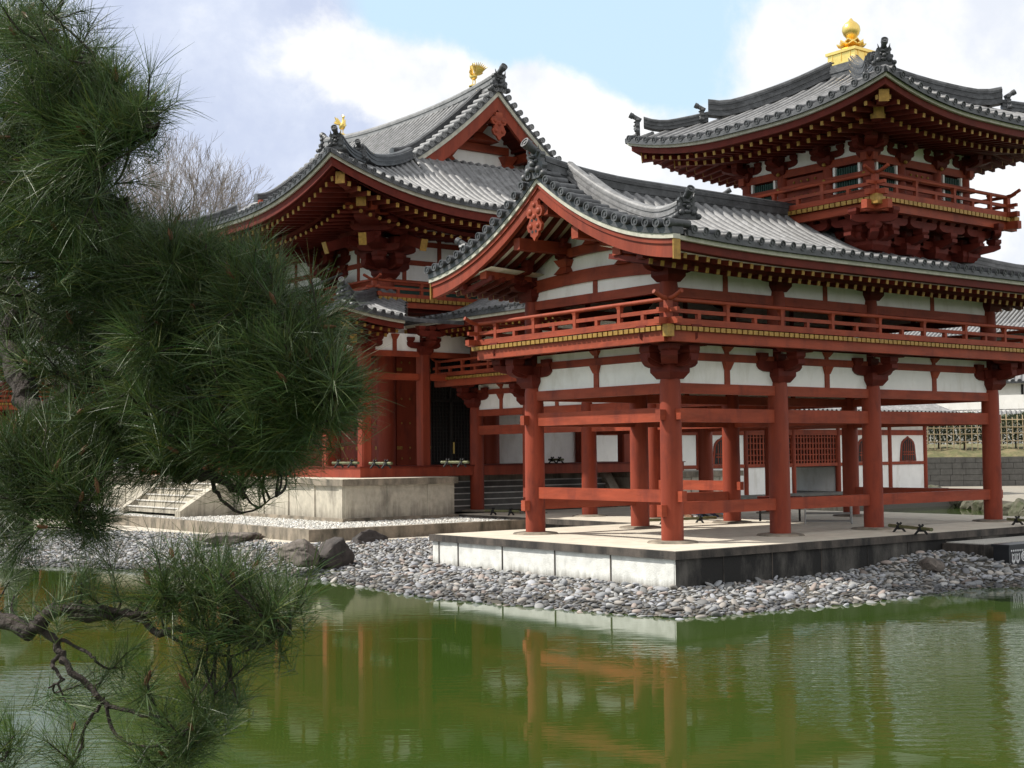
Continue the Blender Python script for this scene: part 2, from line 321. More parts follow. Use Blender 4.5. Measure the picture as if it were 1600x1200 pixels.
def fast_mesh(name, V, F, mt, tint=None, smooth=False, parent=None):
    """numpy mesh: V (n,3), F (m,k)"""
    base = np.zeros(3); p = parent
    while p is not None:
        base += np.array(p.location); p = p.parent
    k = F.shape[1]; me = bpy.data.meshes.new(name)
    me.vertices.add(len(V)); me.vertices.foreach_set('co', (V-base).astype(np.float32).ravel())
    me.loops.add(F.size); me.loops.foreach_set('vertex_index', F.astype(np.int32).ravel())
    me.polygons.add(len(F)); me.polygons.foreach_set('loop_start', np.arange(0, F.size, k, dtype=np.int32))
    if smooth: me.polygons.foreach_set('use_smooth', np.ones(len(F), bool))
    me.update(calc_edges=True); me.validate()
    if tint is not None:
        a = me.color_attributes.new('tint', 'FLOAT_COLOR', 'POINT'); a.data.foreach_set('color', np.hstack([tint, np.ones((len(tint), 1))]).astype(np.float32).ravel())
    me.materials.append(M[mt]); ob = bpy.data.objects.new(name, me); C.objects.link(ob)
    if parent is not None: ob.parent = parent
    return ob
def copy_tree(o, parent=None):
    c = o.copy(); C.objects.link(c); c.parent = parent
    for ch in list(o.children): copy_tree(ch, c)
    return c
# ------------------------------------------------------------------ temple carpentry helpers
class Slope:
    """one roof plane: o = point on the eave line at u=0, e = along the eave, n = inward (up the roof); zf(u,d) = tile bed height"""
    def __init__(s, o, e, n, zf): s.o, s.e, s.n, s.zf = o, e, n, zf
    def p(s, u, d, off=0, z=None):
        return Vector((s.o[0]+s.e[0]*u+s.n[0]*d, s.o[1]+s.e[1]*u+s.n[1]*d, (s.zf(u, d) if z is None else z)+off))
def frange(a, b, step):
    n = max(1, round((b-a)/step)); return [a+(b-a)*(i+.5)/n for i in range(n)]
def ringcap(mb, c, ax, r, ln, n=14, upv=(0, 0, 1)):
    """round tile end with a raised rim and boss; face at c, body running ln back against ax"""
    c = Vector(c); ax = Vector(ax).normalized(); a = ax.cross(Vector(upv)).normalized(); b = a.cross(ax); secs = []
    for q, dd in ((1, -ln), (1, 0), (.76, 0), (.70, -.018), (.36, -.018), (.30, -.002), (.02, -.002)):
        secs.append([c+ax*dd+a*(r*q*math.cos(2*math.pi*k/n))+b*(r*q*math.sin(2*math.pi*k/n)) for k in range(n)])
    o = len(mb.v)
    for s_ in secs: mb.v += [tuple(v) for v in s_]
    for i in range(len(secs)-1):
        for k in range(n):
            k2 = (k+1) % n; mb.f.append((o+i*n+k, o+i*n+k2, o+(i+1)*n+k2, o+(i+1)*n+k))
    e = o+(len(secs)-1)*n; mb.f.append(tuple(e+k for k in range(n)))
def tiles(sl, u0, u1, sp, d0f, d1f, r, parent, nv=11, ends=True, label=None, R_=None, name='roof_tiles'):
    us = frange(u0, u1, sp); h = (us[1]-us[0])/2; mb = MB(); et = MB()
    eu = [u0]+[u+h for u in us]
    cols = []
    for u in eu:
        a, b = d0f(u), max(d0f(u)+.01, d1f(u)); cols.append([sl.p(u, a+(b-a)*i/(nv-1)) for i in range(nv)])
    o = len(mb.v)
    for c in cols: mb.v += [tuple(q) for q in c]
    for i in range(len(cols)-1):
        for k in range(nv-1): mb.f.append((o+i*nv+k, o+(i+1)*nv+k, o+(i+1)*nv+k+1, o+i*nv+k+1))
    e3 = Vector((*sl.e, 0))
    for u in us:
        a, b = d0f(u), d1f(u)
        if b-a < .12: continue
        m = max(3, int(nv*(b-a)/4)+2); secs = []; jit = rng.uniform(-.008, .008)
        for i in range(m):
            d = a+(b-a)*i/(m-1); c = sl.p(u+jit, d)
            secs.append([c+e3*(r*math.cos(math.pi*k/5))+Vector((0, 0, r*math.sin(math.pi*k/5)*1.05)) for k in range(6)])
        mb.sweep(secs, closed=False)
        if ends and a < .02:
            ax = Vector((-sl.n[0], -sl.n[1], -.12))
            ringcap(et, sl.p(u, -.07, .02), ax, R_ or r*1.14, .22)
    ob = mb.build(name, 'tile', parent)
    if ends:
        # drooping pan tile lips between the round ends
        lip = [[sl.p(u, -.05, -.11), sl.p(u, .04, -.11), sl.p(u, .04, .0), sl.p(u, -.05, -.01)] for u in np.linspace(u0, u1, 40)]
        et.sweep(lip); et.build('eave_end_tiles', 'tiled', parent)
    return ob
def strip(mb, sl, u0, u1, dA, dB, zA, zB, hl=0, hr=0, n=36):
    secs = []
    for i in range(n+1):
        f = i/n; row = []
        for d, z in ((dA, zA), (dB, zA), (dB, zB), (dA, zB)):
            u = (u0+hl*d)*(1-f)+(u1-hr*d)*f; uu = u0*(1-f)+u1*f
            row.append(sl.p(u, d, z, z=sl.zf(uu, 0)))
        secs.append(row)
    mb.sweep(secs)
BUDGET = {}
def rafters(sl, u0, u1, sp, dA, dB, zo, k, w, h, parent, hl, hr, cap=True, rnd=False, mt='redd', zf0=None):
    """the rafters that show largest are single parts, each with its gilded tip; the rest of the row is one part"""
    L = []
    for u in frange(u0, u1, sp):
        lim = dB
        if hl: lim = min(lim, u-u0)
        if hr: lim = min(lim, u1-u)
        if lim < dA+.12: continue
        z0 = sl.zf(u, 0)+zo; a = sl.p(u, dA, 0, z=z0); b = sl.p(u, lim, 0, z=z0+k*(lim-dA)); L.append((a, b))
    out = Vector((-sl.n[0], -sl.n[1], 0)); mid = sl.p((u0+u1)/2, 0); seen = out.dot(CAM-mid) > 0 and cap
    def put(mb, cp, a, b):
        d = (b-a).normalized()
        if rnd: mb.cyl(a, b, w/2, n=8); cp.cyl(a-d*.015, a+d*.004, w/2*1.02, n=10)
        else: mb.bar(a, b, w, h); cp.bar(a-d*.012, a+d*.004, w*1.02, h*1.02)
    L.sort(key=lambda q: (q[0]-CAM).length); n1 = min(len(L), BUDGET.get(parent.name, 100)) if seen else 0; BUDGET[parent.name] = BUDGET.get(parent.name, 100)-n1
    for a, b in L[:n1]:
        mb, cp = MB(), MB(); put(mb, cp, a, b); r = mb.build('rafter', mt, parent, smooth=rnd); cp.build('gilded_tip', 'gold', r, smooth=False)
    if L[n1:]:
        mb, cp = MB(), MB()
        for a, b in L[n1:]: put(mb, cp, a, b)
        r = mb.build('rafter_row', mt, parent, smooth=rnd); r['kind'] = 'stuff'
        if cap: cp.build('gilded_rafter_tips', 'gold', r, smooth=False)['kind'] = 'stuff'
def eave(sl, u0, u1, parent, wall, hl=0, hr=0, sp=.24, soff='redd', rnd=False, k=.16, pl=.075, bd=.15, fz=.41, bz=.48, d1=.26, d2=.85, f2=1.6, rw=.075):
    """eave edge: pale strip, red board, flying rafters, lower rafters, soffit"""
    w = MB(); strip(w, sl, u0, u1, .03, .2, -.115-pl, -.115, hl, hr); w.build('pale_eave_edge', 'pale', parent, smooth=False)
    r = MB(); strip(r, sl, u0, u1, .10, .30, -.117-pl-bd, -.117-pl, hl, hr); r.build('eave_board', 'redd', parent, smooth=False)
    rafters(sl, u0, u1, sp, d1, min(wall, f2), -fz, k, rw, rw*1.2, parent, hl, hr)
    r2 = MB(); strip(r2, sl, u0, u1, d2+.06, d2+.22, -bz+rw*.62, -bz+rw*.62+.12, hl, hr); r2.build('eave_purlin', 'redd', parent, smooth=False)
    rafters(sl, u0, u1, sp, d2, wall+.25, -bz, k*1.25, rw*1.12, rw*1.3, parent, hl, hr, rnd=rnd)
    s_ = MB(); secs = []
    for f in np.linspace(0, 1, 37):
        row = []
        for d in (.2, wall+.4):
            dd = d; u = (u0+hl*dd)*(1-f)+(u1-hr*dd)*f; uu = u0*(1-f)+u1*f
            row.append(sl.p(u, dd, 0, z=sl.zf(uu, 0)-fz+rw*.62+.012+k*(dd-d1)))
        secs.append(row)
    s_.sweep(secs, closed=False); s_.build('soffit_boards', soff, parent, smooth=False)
def ridge_stack(mb, pts, w, h):
    """layered tile ridge along pts (base centre line)"""
    pts = [Vector(p) for p in pts]; prof = []
    lay = 5
    for i in range(lay):
        a = w/2*(1 if i % 2 == 0 else .86)*(1-.12*i/lay); prof += [(a, h*.82*i/lay), (a, h*.82*(i+.92)/lay)]
    full = [(x, z) for x, z in prof] + [(w*.34, h*.84), (w*.30, h*.93), (w*.15, h), (-w*.15, h), (-w*.30, h*.93), (-w*.34, h*.84)] + [(-x, z) for x, z in prof[::-1]]
    secs = []
    for i, p in enumerate(pts):
        d = pts[min(i+1, len(pts)-1)]-pts[max(i-1, 0)]; s_ = Vector((d.y, -d.x, 0)).normalized()
        secs.append([p+s_*x+Vector((0, 0, z)) for x, z in full])
    mb.sweep(secs)
def oni(pos, out, s, parent, name='ridge_end_ornament'):
    """ogre tile: scrolled body with a horned face and a round tile horn above"""
    mb = MB(); o = Vector(pos); f = Vector((out[0], out[1], 0)).normalized(); a = Vector((-f.y, f.x, 0)); z = Vector((0, 0, 1))
    half = [(0, 0), (.42, 0), (.46, .06), (.43, .13), (.34, .15), (.31, .22), (.35, .30), (.33, .38), (.25, .40), (.24, .50), (.29, .57), (.25, .66), (.15, .63), (.10, .72), (0, .74)]
    poly = half + [(-x, y) for x, y in half[::-1][1:-1]]
    mb.prism([(x*s, y*s) for x, y in poly], o-f*(.08*s), a, z, f*(.16*s))
    for sx in (-1, 1):
        mb.ball(o+f*.1*s+a*(.11*s*sx)+z*.43*s, .055*s, .055*s, .05*s); mb.ball(o+f*.09*s+a*(.2*s*sx)+z*.2*s, .1*s, .1*s, .1*s)
        mb.tube([o+f*.06*s+a*(.12*s*sx)+z*.55*s, o+f*.12*s+a*(.2*s*sx)+z*.66*s, o+f*.1*s+a*(.23*s*sx)+z*.8*s], [.05*s, .035*s, .008*s], 6)
        mb.ball(o+f*.08*s+a*(.38*s*sx)+z*.08*s, .09*s, .09*s, .09*s)
    mb.ball(o+f*.14*s+z*.36*s, .07*s, .09*s, .08*s); mb.ball(o+f*.1*s+z*.22*s, .14*s, .08*s, .07*s); mb.ball(o+f*.08*s+z*.52*s, .17*s, .07*s, .05*s)
    ax = (f+z*.55).normalized(); c = o+z*.68*s
    mb.cyl(c-ax*.15*s, c+ax*.30*s, .095*s, .115*s, 12); ringcap(mb, c+ax*.42*s, ax, .135*s, .16*s, 14)
    return mb.build(name, 'tiled', parent)
def arm_poly(L, h): return [(-L, h), (-L, h*.5), (-L*.9, h*.22), (-L*.74, .05*h), (-L*.5, 0), (L*.5, 0), (L*.74, .05*h), (L*.9, h*.22), (L, h*.5), (L, h)]
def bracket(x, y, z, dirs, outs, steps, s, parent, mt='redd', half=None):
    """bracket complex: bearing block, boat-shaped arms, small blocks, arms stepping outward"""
    mb = MB(); mb.taper(x, y, z, z+.12*s, .17*s, .25*s); mb.taper(x, y, z+.12*s, z+.26*s, .25*s, .25*s)
    na = [0]
    def arm(cx, cy, zz, d, L, h, w):
        na[0] += 1; zz += .0023*na[0]; w += .0011*na[0]
        d = Vector((*d, 0)).normalized(); t = Vector((-d.y, d.x, 0))
        mb.prism(arm_poly(L, h), Vector((cx, cy, zz))-t*(w/2), d, (0, 0, 1), t*w)
    def blk(cx, cy, zz, q=1):
        na[0] += 1; zz += .0017*na[0]; q += .003*na[0]
        mb.taper(cx, cy, zz, zz+.07*s, .085*s*q, .125*s*q); mb.taper(cx, cy, zz+.07*s, zz+.15*s, .125*s*q, .125*s*q)
    zz = z+.2*s
    for d in dirs:
        arm(x, y, zz, d, .62*s, .2*s, .17*s)
        for q in (-.5, 0, .5): blk(x+d[0]*q*s, y+d[1]*q*s, zz+.2*s)
    for k in range(steps):
        zk = zz+.34*s*k; reach = .47*s*(k+1)
        for d in outs:
            dn = Vector((*d, 0)); ln = dn.length; dn.normalize(); rr = reach*ln
            t = Vector((-dn.y, dn.x, 0))
            na[0] += 1; e_ = .0031*na[0]; P = [(-.3*s-e_, .2*s), (-.3*s-e_, 0), (rr*.55, 0), (rr+.02*s, .07*s), (rr+.14*s, .12*s), (rr+.14*s, .2*s)]
            mb.prism(P, Vector((x, y, zk+e_))-t*(.085*s+e_), dn, (0, 0, 1), t*(.17*s+2*e_)); cx, cy = x+dn.x*rr, y+dn.y*rr; blk(cx, cy, zk+.2*s)
            if k == steps-1 or steps > 1:
                arm(cx, cy, zk+.34*s, (t.x, t.y), .5*s, .17*s, .15*s)
                for q in (-.4, 0, .4): blk(cx+t.x*q*s, cy+t.y*q*s, zk+.51*s, .9)
        if k:
            for d in dirs:
                arm(x, y, zk, d, (.62+.12*k)*s, .2*s, .17*s)
                for q in (-.55, 0, .55): blk(x+d[0]*q*s, y+d[1]*q*s, zk+.2*s)
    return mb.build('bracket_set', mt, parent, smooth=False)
def column(x, y, z0, z1, r, parent, mt='red', sq=False):
    mb = MB()
    if sq:
        c = r*.72; pl = [(-c, -r), (c, -r), (r, -c), (r, c), (c, r), (-c, r), (-r, c), (-r, -c)]
        mb.prism(pl, (x, y, z0), (1, 0, 0), (0, 1, 0), (0, 0, z1-z0))
    else: mb._lathe(x, y, [(r, z0), (r*1.0, z0+(z1-z0)*.4), (r*.95, z1-.12), (r*.86, z1)], 24)
    return mb.build('column', mt, parent)
def beam(p, q, w, h, parent, mt='redh', name='beam'):
    return MB().bar(p, q, w, h).build(name, mt, parent, smooth=False)
def panel(p, q, z0, z1, parent, t=.06, mt='white', name='plaster_panel'):
    p, q = Vector((*p, 0)), Vector((*q, 0)); return MB().bar((p.x, p.y, (z0+z1)/2), (q.x, q.y, (z0+z1)/2), t, z1-z0).build(name, mt, parent, smooth=False)
def railing(p, q, z, parent, h=.47, sp=.8, extA=.0, extB=.0, upA=False, upB=False, mt='redh', pA=True, pB=True):
    """three-rail balustrade from p to q; rails may run past the corner and the round top rail curls up there"""
    p, q = Vector((*p, z)), Vector((*q, z)); d = (q-p).normalized(); L = (q-p).length; mb = MB(); Z = Vector((0, 0, 1))
    mb.bar(p-d*extA+Z*.06, q+d*extB+Z*.06, .13, .12); mb.bar(p-d*extA*.9+Z*(h*.56), q+d*extB*.9+Z*(h*.56), .07, .075)
    pts = [p-d*(extA*1.2)+Z*(h+(.12 if upA else 0)), p-d*(extA*.45)+Z*(h+.02*upA), p+Z*h+d*.05, q+Z*h-d*.05, q+d*(extB*.45)+Z*(h+.02*upB), q+d*(extB*1.2)+Z*(h+(.12 if upB else 0))]
    if not extA: pts = pts[2:]; pts[0] = p+Z*h
    if not extB: pts = pts[:-2]; pts[-1] = q+Z*h
    mb.tube(pts, [.042]*len(pts), 10)
    r = mb.build('railing', mt, parent)
    n = max(2, round(L/sp))
    for i in range(n+1):
        if (i == 0 and not pA) or (i == n and not pB): continue
        c = p+d*(L*i/n); tall = (i % 2 == 0); b = MB()
        if i in (0, n): b.bar(c+Z*.12, c+Z*(h-.02), .12, .12, (d.x, d.y, 0)); b.taper(c.x, c.y, z+.0, z+.13, .095, .095)
        elif tall: b.bar(c+Z*.12, c+Z*(h-.03), .085, .085, (d.x, d.y, 0)); b.taper(c.x, c.y, z+h-.12, z+h-.035, .035, .06, math.atan2(d.y, d.x))
        else: b.bar(c+Z*.12, c+Z*(h*.5), .08, .08, (d.x, d.y, 0))
        b.build('railing_post', mt, r, smooth=False)
def plank_ends(p, q, z0, z1, out, parent, sp=.15):
    """gilded ends of the balcony floor planks"""
    p, q = Vector((*p, 0)), Vector((*q, 0)); d = (q-p).normalized(); L = (q-p).length; n = round(L/sp); mb = MB(); o = Vector((*out, 0)); w = L/n
    for i in range(n):
        a = p+d*(w*i+.018); b = p+d*(w*(i+1)-.018)
        mb.bar(Vector((a.x, a.y, (z0+z1)/2)), Vector((b.x, b.y, (z0+z1)/2)), .05, z1-z0)
    return mb.build('gilded_plank_ends', 'gold', parent, smooth=False)

# ------------------------------------------------------------------ wing gallery (two-storey open corridor, L-shaped)
WX = [0, 3.08, 6.13, 10.67]; WY = 4.2; CYs = [4.2, 6.9, 9.48, 12.09, 14.69]; XC = 8.4; RY = 2.1
def wing_gallery():
    t = thing('wing_gallery', (0, 0, 0), 'open two-storey red gallery with gabled tile roof on the white-edged platform by the pond', 'gallery')
    cols = [(x, y) for x in WX for y in (0, WY)] + [(x, y) for x in (6.13, 10.67) for y in CYs[1:]]
    for x, y in cols: column(x, y, .02, 3.16, .215, t)
    # lower storey walls: (start, end) bays along the outside lines
    bays = [((WX[i], y), (WX[i+1], y)) for y in (0, WY) for i in range(3)] + [((0, 0), (0, WY)), ((10.67, 0), (10.67, WY))] + \
           [((x, CYs[i]), (x, CYs[i+1])) for x in (6.13, 10.67) for i in range(4)]
    def cut(a, b, r=.2):
        a, b = Vector((*a, 0)), Vector((*b, 0)); d = (b-a).normalized(); return a+d*r, b-d*r, d
    for a, b in bays:
        A, B, d = cut(a, b, .16); Z = lambda v, z: (v.x, v.y, z)
        out_gable = (a[0] == 0 and b[0] == 0)
        beam(Z(A, 2.97), Z(B, 2.97), .17, .2, t)                       # head beam
        panel((A.x, A.y), (B.x, B.y), 3.07, 3.52, t); beam(Z(A, 3.60), Z(B, 3.60), .13, .15, t)
        panel((A.x, A.y), (B.x, B.y), 3.675, 3.83, t)
        m = (A+B)/2; s = MB(); s.bar((m.x, m.y, 3.07), (m.x, m.y, 3.4), .12, .14, (d.x, d.y, 0)); s.taper(m.x, m.y, 3.36, 3.52, .075, .13, math.atan2(d.y, d.x)); s.bar((m.x, m.y, 3.39), (m.x, m.y, 3.73), .10, .12, (d.x, d.y, 0)); s.taper(m.x, m.y, 3.725, 3.82, .07, .13)
        s.build('strut', 'redh', t, smooth=False)
    for a, b in [((WX[i], y), (WX[i+1], y)) for y in (0, WY) for i in range(3)] + [((0, 0), (0, WY))] + [((x, CYs[i]), (x, CYs[i+1])) for x in (6.13, 10.67) for i in range(4)] + [((10.67, 0), (10.67, WY)), ((6.13, 0), (6.13, WY))]:
        A, B, d = cut(a, b, .18); gable = (a[0] == b[0] and a[0] == 0)
        zz = 2.45 if not gable else 2.46
        beam((A.x, A.y, zz), (B.x, B.y, zz), .14, .27, t, name='middle_beam')
    for a, b, zl in [((0, 0), (0, WY), .89), ((0, 0), (3.08, 0), .65), ((3.08, 0), (6.13, 0), .65), ((6.13, 0), (10.67, 0), .65), ((0, WY), (3.08, WY), .65), ((3.08, WY), (6.13, WY), .65), ((6.13, WY), (6.13, 6.9), .9), ((10.67, 0), (10.67, WY), .65)]:
        A, B, d = cut(a, b, .17); beam((A.x, A.y, zl), (B.x, B.y, zl), .15, .24, t, name='tie_rail')
    # beam noses that run through the posts
    for x in (0,):
        for y in (0, WY):
            for (dx, dy, z, h) in ((-1, 0, 2.45, .24), (0, -1 if y == 0 else 1, 2.46, .24), (0, -1 if y == 0 else 1, .89, .24), (-1, 0, .62, .26)):
                MB().bar((x+dx*.2, y+dy*.2, z), (x+dx*.34, y+dy*.34, z), .13, h*.85).build('beam_nose', 'redh', t, smooth=False)
    MB().bar((6.13, WY-.2, .9), (6.13, WY-.34, .9), .13, .2).build('beam_nose', 'redh', t, smooth=False)
    for z in (.65, 2.45): MB().bar((10.87, 0, z), (11.0, 0, z), .13, .2).build('beam_nose', 'redh', t, smooth=False)
    for x, y in cols:
        outs = []; dirs = [(1, 0)] if y in (0, WY) and x < 6 else [(0, 1)]
        if y == 0: outs.append((0, -1))
        if y == WY and x < 6.1: outs.append((0, 1))
        if x == 0: outs += [(-1, 0)]; dirs = [(1, 0), (0, 1)]
        if x == 6.13 and y > 4: outs.append((-1, 0)); dirs = [(0, 1)]
        if x == 10.67: outs.append((1, 0)); dirs = [(0, 1)]
        if (x, y) == (6.13, 0): dirs = [(1, 0)]
        if (x, y) in ((0, 0), (10.67, 0)): outs.append((-1 if x == 0 else 1, -1)); dirs = [(1, 0), (0, 1)]
        if (x, y) == (0, WY): outs.append((-1, 1))
        bracket(x, y, 3.14, dirs, outs, 1, 1.08, t)
    # balcony: deck, rim beams, gilded plank ends, balustrade
    B = .96; dk = MB()
    dk.box(-B, 10.67+B, -B, WY+B, 3.99, 4.045); dk.box(6.13-B, 10.67+B, WY+B+.003, 15.6, 3.99, 4.05); dk.build('balcony_floor', 'redd', t, smooth=False)
    rim = [((-B+.12, -B+.12), (10.67+B-.12, -B+.12)), ((-B+.12, -B+.16), (-B+.12, WY+B-.16)), ((-B+.12, WY+B-.12), (6.13-B, WY+B-.12)), ((6.13-B+.12, WY+B-.05), (6.13-B+.12, 15.6)), ((10.67+B-.12, -B+.2), (10.67+B-.12, 15.6))]
    for i, (a, b) in enumerate(rim):
        ex = Vector((b[0]-a[0], b[1]-a[1], 0)).normalized()*0
        beam((a[0]-ex.x, a[1]-ex.y, 3.885), (b[0]+ex.x, b[1]+ex.y, 3.885), .16, .2, t, name='balcony_beam')
    sides = [((-B, -B), (10.67+B, -B), (0, -1)), ((-B, -B), (-B, WY+B), (-1, 0)), ((-B, WY+B), (6.13-B, WY+B), (0, 1)), ((6.13-B, WY+B), (6.13-B, 15.6), (-1, 0)), ((10.67+B, -B), (10.67+B, 15.6), (1, 0))]
    for a, b, o in sides: plank_ends(a, b, 3.985, 4.065, o, t)
    q = MB(); q.box(-B-.05, -B+.10, -B-.05, -B+.10, 3.86, 4.085); q.build('gilded_corner_plate', 'gold', t, smooth=False)
    b_ = B-.1; zr = 4.09
    railing((-b_, -b_), (10.67+b_, -b_), zr, t, sp=.78, extA=.3, upA=True); railing((-b_, -b_), (-b_, WY+b_), zr+.004, t, sp=.66, extA=.3, upA=True, extB=.3, upB=True, pA=False)
    railing((-b_, WY+b_), (6.13-b_, WY+b_), zr, t, sp=.78, extA=.3, upA=True, pA=False); railing((6.13-b_, WY+b_), (6.13-b_, 15.5), zr+.004, t, sp=.66, extB=.25, upB=True, pA=False); railing((10.67+b_, -b_), (10.67+b_, 15.5), zr+.004, t, sp=.75, pA=False)
    # ceiling below the floor: joists
    j = MB()
    for y in np.arange(.6, WY, .6): j.box(.2, 10.5, y-.05, y+.05, 3.86, 3.985)
    j.build('floor_joists', 'redd', t, smooth=False)
    # upper storey
    for x, y in cols: column(x, y, 4.05, 5.05, .19, t)
    for a, b in bays:
        A, Bq, d = cut(a, b, .14)
        g_ = 0 if a[0] == b[0] == 0 else -.09
        beam((A.x, A.y, 4.92+g_), (Bq.x, Bq.y, 4.92+g_), .15, .19, t); panel((A.x, A.y), (Bq.x, Bq.y), 5.015+g_, 5.44, t)
        m = (A+Bq)/2; MB().bar((m.x, m.y, 5.015+g_), (m.x, m.y, 5.44), .1, .13, (d.x, d.y, 0)).build('strut', 'redh', t, smooth=False)
    for a, b in [((0-1.35, 0), (10.67, 0)), ((-1.35, WY), (6.13, WY)), ((6.13, WY), (6.13, 15.6)), ((10.67, 0), (10.67, 15.6))]:
        beam((a[0], a[1], 5.55), (b[0], b[1], 5.55), .22, .22, t, name='wall_plate')
    for x, y in cols:
        dirs = [(1, 0)] if (y in (0, WY) and x < 6.2) else [(0, 1)]
        outs = [(-1, 0)] if x == 0 else []
        bracket(x, y, 5.02, dirs, outs, 1 if outs else 0, .95, t)
    # roof
    prof = lambda d: 5.62+.08*d+.09*d*d
    lift = lambda x: .10*max(0, 1-(x+1.5)/3.5)**2
    zN = lambda u, d: prof(d)+lift(u)
    kc = 3.8/3.95
    N_ = Slope((0, -1.7), (1, 0), (0, 1), zN); S_ = Slope((0, 5.9), (1, 0), (0, -1), zN)
    CE = Slope((4.45, 0), (0, 1), (1, 0), lambda u, d: prof(d*kc)+.17); CW = Slope((12.35, 0), (0, 1), (-1, 0), lambda u, d: prof(d*kc)+.0)
    z0 = lambda u: 0.0
    sp = .295; r = .068
    tiles(N_, -1.2, 12.35, sp, z0, lambda u: 3.8 if u < XC else max(.02, (12.35-u)*kc), r, t)
    tiles(S_, -1.2, 8.4, sp, lambda u: max(0, 3.8-(XC-u)*kc), lambda u: 3.8, r, t)
    tiles(CE, 2.1, 16.2, sp, lambda u: max(0, 3.95-(u-RY)/kc), lambda u: 3.95, r, t)
    tiles(CW, -1.7, 16.2, sp, z0, lambda u: 3.95 if u > RY else max(.02, (u+1.7)/kc), r, t)
    eave(N_, -1.42, 12.35, t, 1.7, 0, 1, sp=.295, soff='white'); eave(S_, -1.42, 4.45, t, 1.7, sp=.295, soff='white'); eave(CE, 5.9, 16.1, t, 1.68, sp=.295, soff='white'); eave(CW, -1.7, 16.1, t, 1.68, 1, 0, sp=.3, soff='white')
    # corridor roof end board near the hall
    g = MB(); g.bar((4.55, 16.12, 5.40), (6.2, 16.12, 5.74), .06, .30); g.build('barge_board', 'red', t, smooth=False)
    g = MB(); g.bar((4.5, 16.12, 5.40), (4.56, 16.12, 5.41), .075, .32); g.build('gilded_barge_tip', 'gold', t, smooth=False)
    # gable: verge tiles, pale edge, barge boards, pendant
    def gp(y, off=0, x=-1.5):
        d = 3.8-abs(y-RY); return Vector((x, y, prof(d)+lift(-1.5)+off))
    ys = np.linspace(-1.72, 5.92, 53)
    for sgn in (-1, 1):
        yy = [RY+sgn*3.83*i/26 for i in range(27)]
        w = MB(); w.sweep([[gp(y, -.115, -1.56), gp(y, -.115, -1.38), gp(y, -.20, -1.38), gp(y, -.20, -1.56)] for y in yy]); w.build('pale_verge_edge', 'pale', t, smooth=False)
        yb = [RY+sgn*3.78*i/26 for i in range(27)]
        hb = lambda y: .29+.05*(abs(y-RY)/3.8)**2
        w = MB(); w.sweep([[gp(y, -.202, -1.50), gp(y, -.202, -1.40), gp(y, -.202-hb(y), -1.40), gp(y, -.202-hb(y), -1.50)] for y in yb]); bb = w.build('barge_board', 'red', t, smooth=False)
        w = MB(); w.sweep([[gp(y, -.202, -1.53), gp(y, -.202, -1.50), gp(y, -.202-.09, -1.50), gp(y, -.202-.09, -1.53)] for y in yb]); w.build('barge_moulding', 'red', bb, smooth=False)
        ye = RY+sgn*3.79; e = MB(); q = gp(ye, 0); zt_ = q.z-.205; zb_ = zt_-.36
        e.box(-1.54, -1.37, min(ye, ye+sgn*.03), max(ye, ye+sgn*.03), zb_, zt_); e.build('gilded_barge_tip', 'gold', bb, smooth=False)
        lp = MB(); lp.sweep([[gp(y, -.11, -1.58), gp(y, -.11, -1.3), gp(y, .02, -1.3), gp(y, .0, -1.58)] for y in yy]); lp.build('verge_bed', 'tiled', t, smooth=False)
        vt = MB(); L_ = 0; yk = 0.16; 
        while yk < 3.8:
            y = RY+sgn*yk; c = gp(y, .075, -1.66); e_ = gp(y, .085, -1.12); vt.cyl(c+Vector((.02, 0, 0)), e_, .078, n=12); ringcap(vt, c, (-1, 0, 0), .088, .12)
            slope = (gp(y+.01).z-gp(y-.01).z)/.02; yk += .285/math.sqrt(1+slope*slope)
        vt.build('verge_tiles', 'tiled', t)
        # descending ridge
        pts = []
        for i in range(15):
            f = i/14; yk = .1+3.25*f; y = RY+sgn*yk; q = gp(y, .05, -.74-.10*f*f); q.z += .20*max(0, f-.72)**2/.08; pts.append(q)
        m = MB(); ridge_stack(m, pts, .30, .34); m.build('descending_ridge', 'tile', t)
        e = pts[-1]; oni((e.x, e.y+sgn*.1, e.z-.05), (-.35, sgn), .6, t)
        m = MB(); ridge_stack(m, [gp(RY+sgn*k, .05, -.28) for k in np.linspace(.1, 2.1, 9)], .22, .2); m.build('descending_ridge', 'tile', t)
    e = gp(RY, -.25)
    m = MB()  # main ridges
    ridge_stack(m, [(x, RY, 7.02+.22*max(0, (1.2-x)/2.7)**2) for x in np.linspace(-1.45, 6.4, 16)], .36, .48); m.build('main_ridge', 'tiled', t)
    m = MB(); ridge_stack(m, [(XC, y, 7.26) for y in np.linspace(3.9, 16.2, 8)], .36, .46); m.build('main_ridge', 'tiled', t)
    m = MB(); ridge_stack(m, [(12.35-d/kc, -1.7+d, prof(d)+.02+.25*max(0, 1-d/1.2)**2) for d in np.linspace(.25, 3.7, 12)], .28, .3); m.build('hip_ridge', 'tile', t)
    oni((-1.56, RY, 7.2), (-1, 0), .8, t)
    # carved pendant under the apex
    half = [(0, .34), (.10, .34), (.13, .24), (.20, .22), (.26, .12), (.22, .02), (.13, .0), (.17, -.08), (.235, -.16), (.20, -.27), (.13, -.29), (.12, -.36), (.05, -.40), (0, -.47)]
    poly = half+[(-x, y) for x, y in half[::-1][1:-1]]
    c = Vector((-1.56, RY, 6.42)); g = MB(); g.prism(poly, c, (0, 1, 0), (0, 0, 1), (-.07, 0, 0)); gg = g.build('carved_pendant', 'redh', t, smooth=False)
    g = MB()
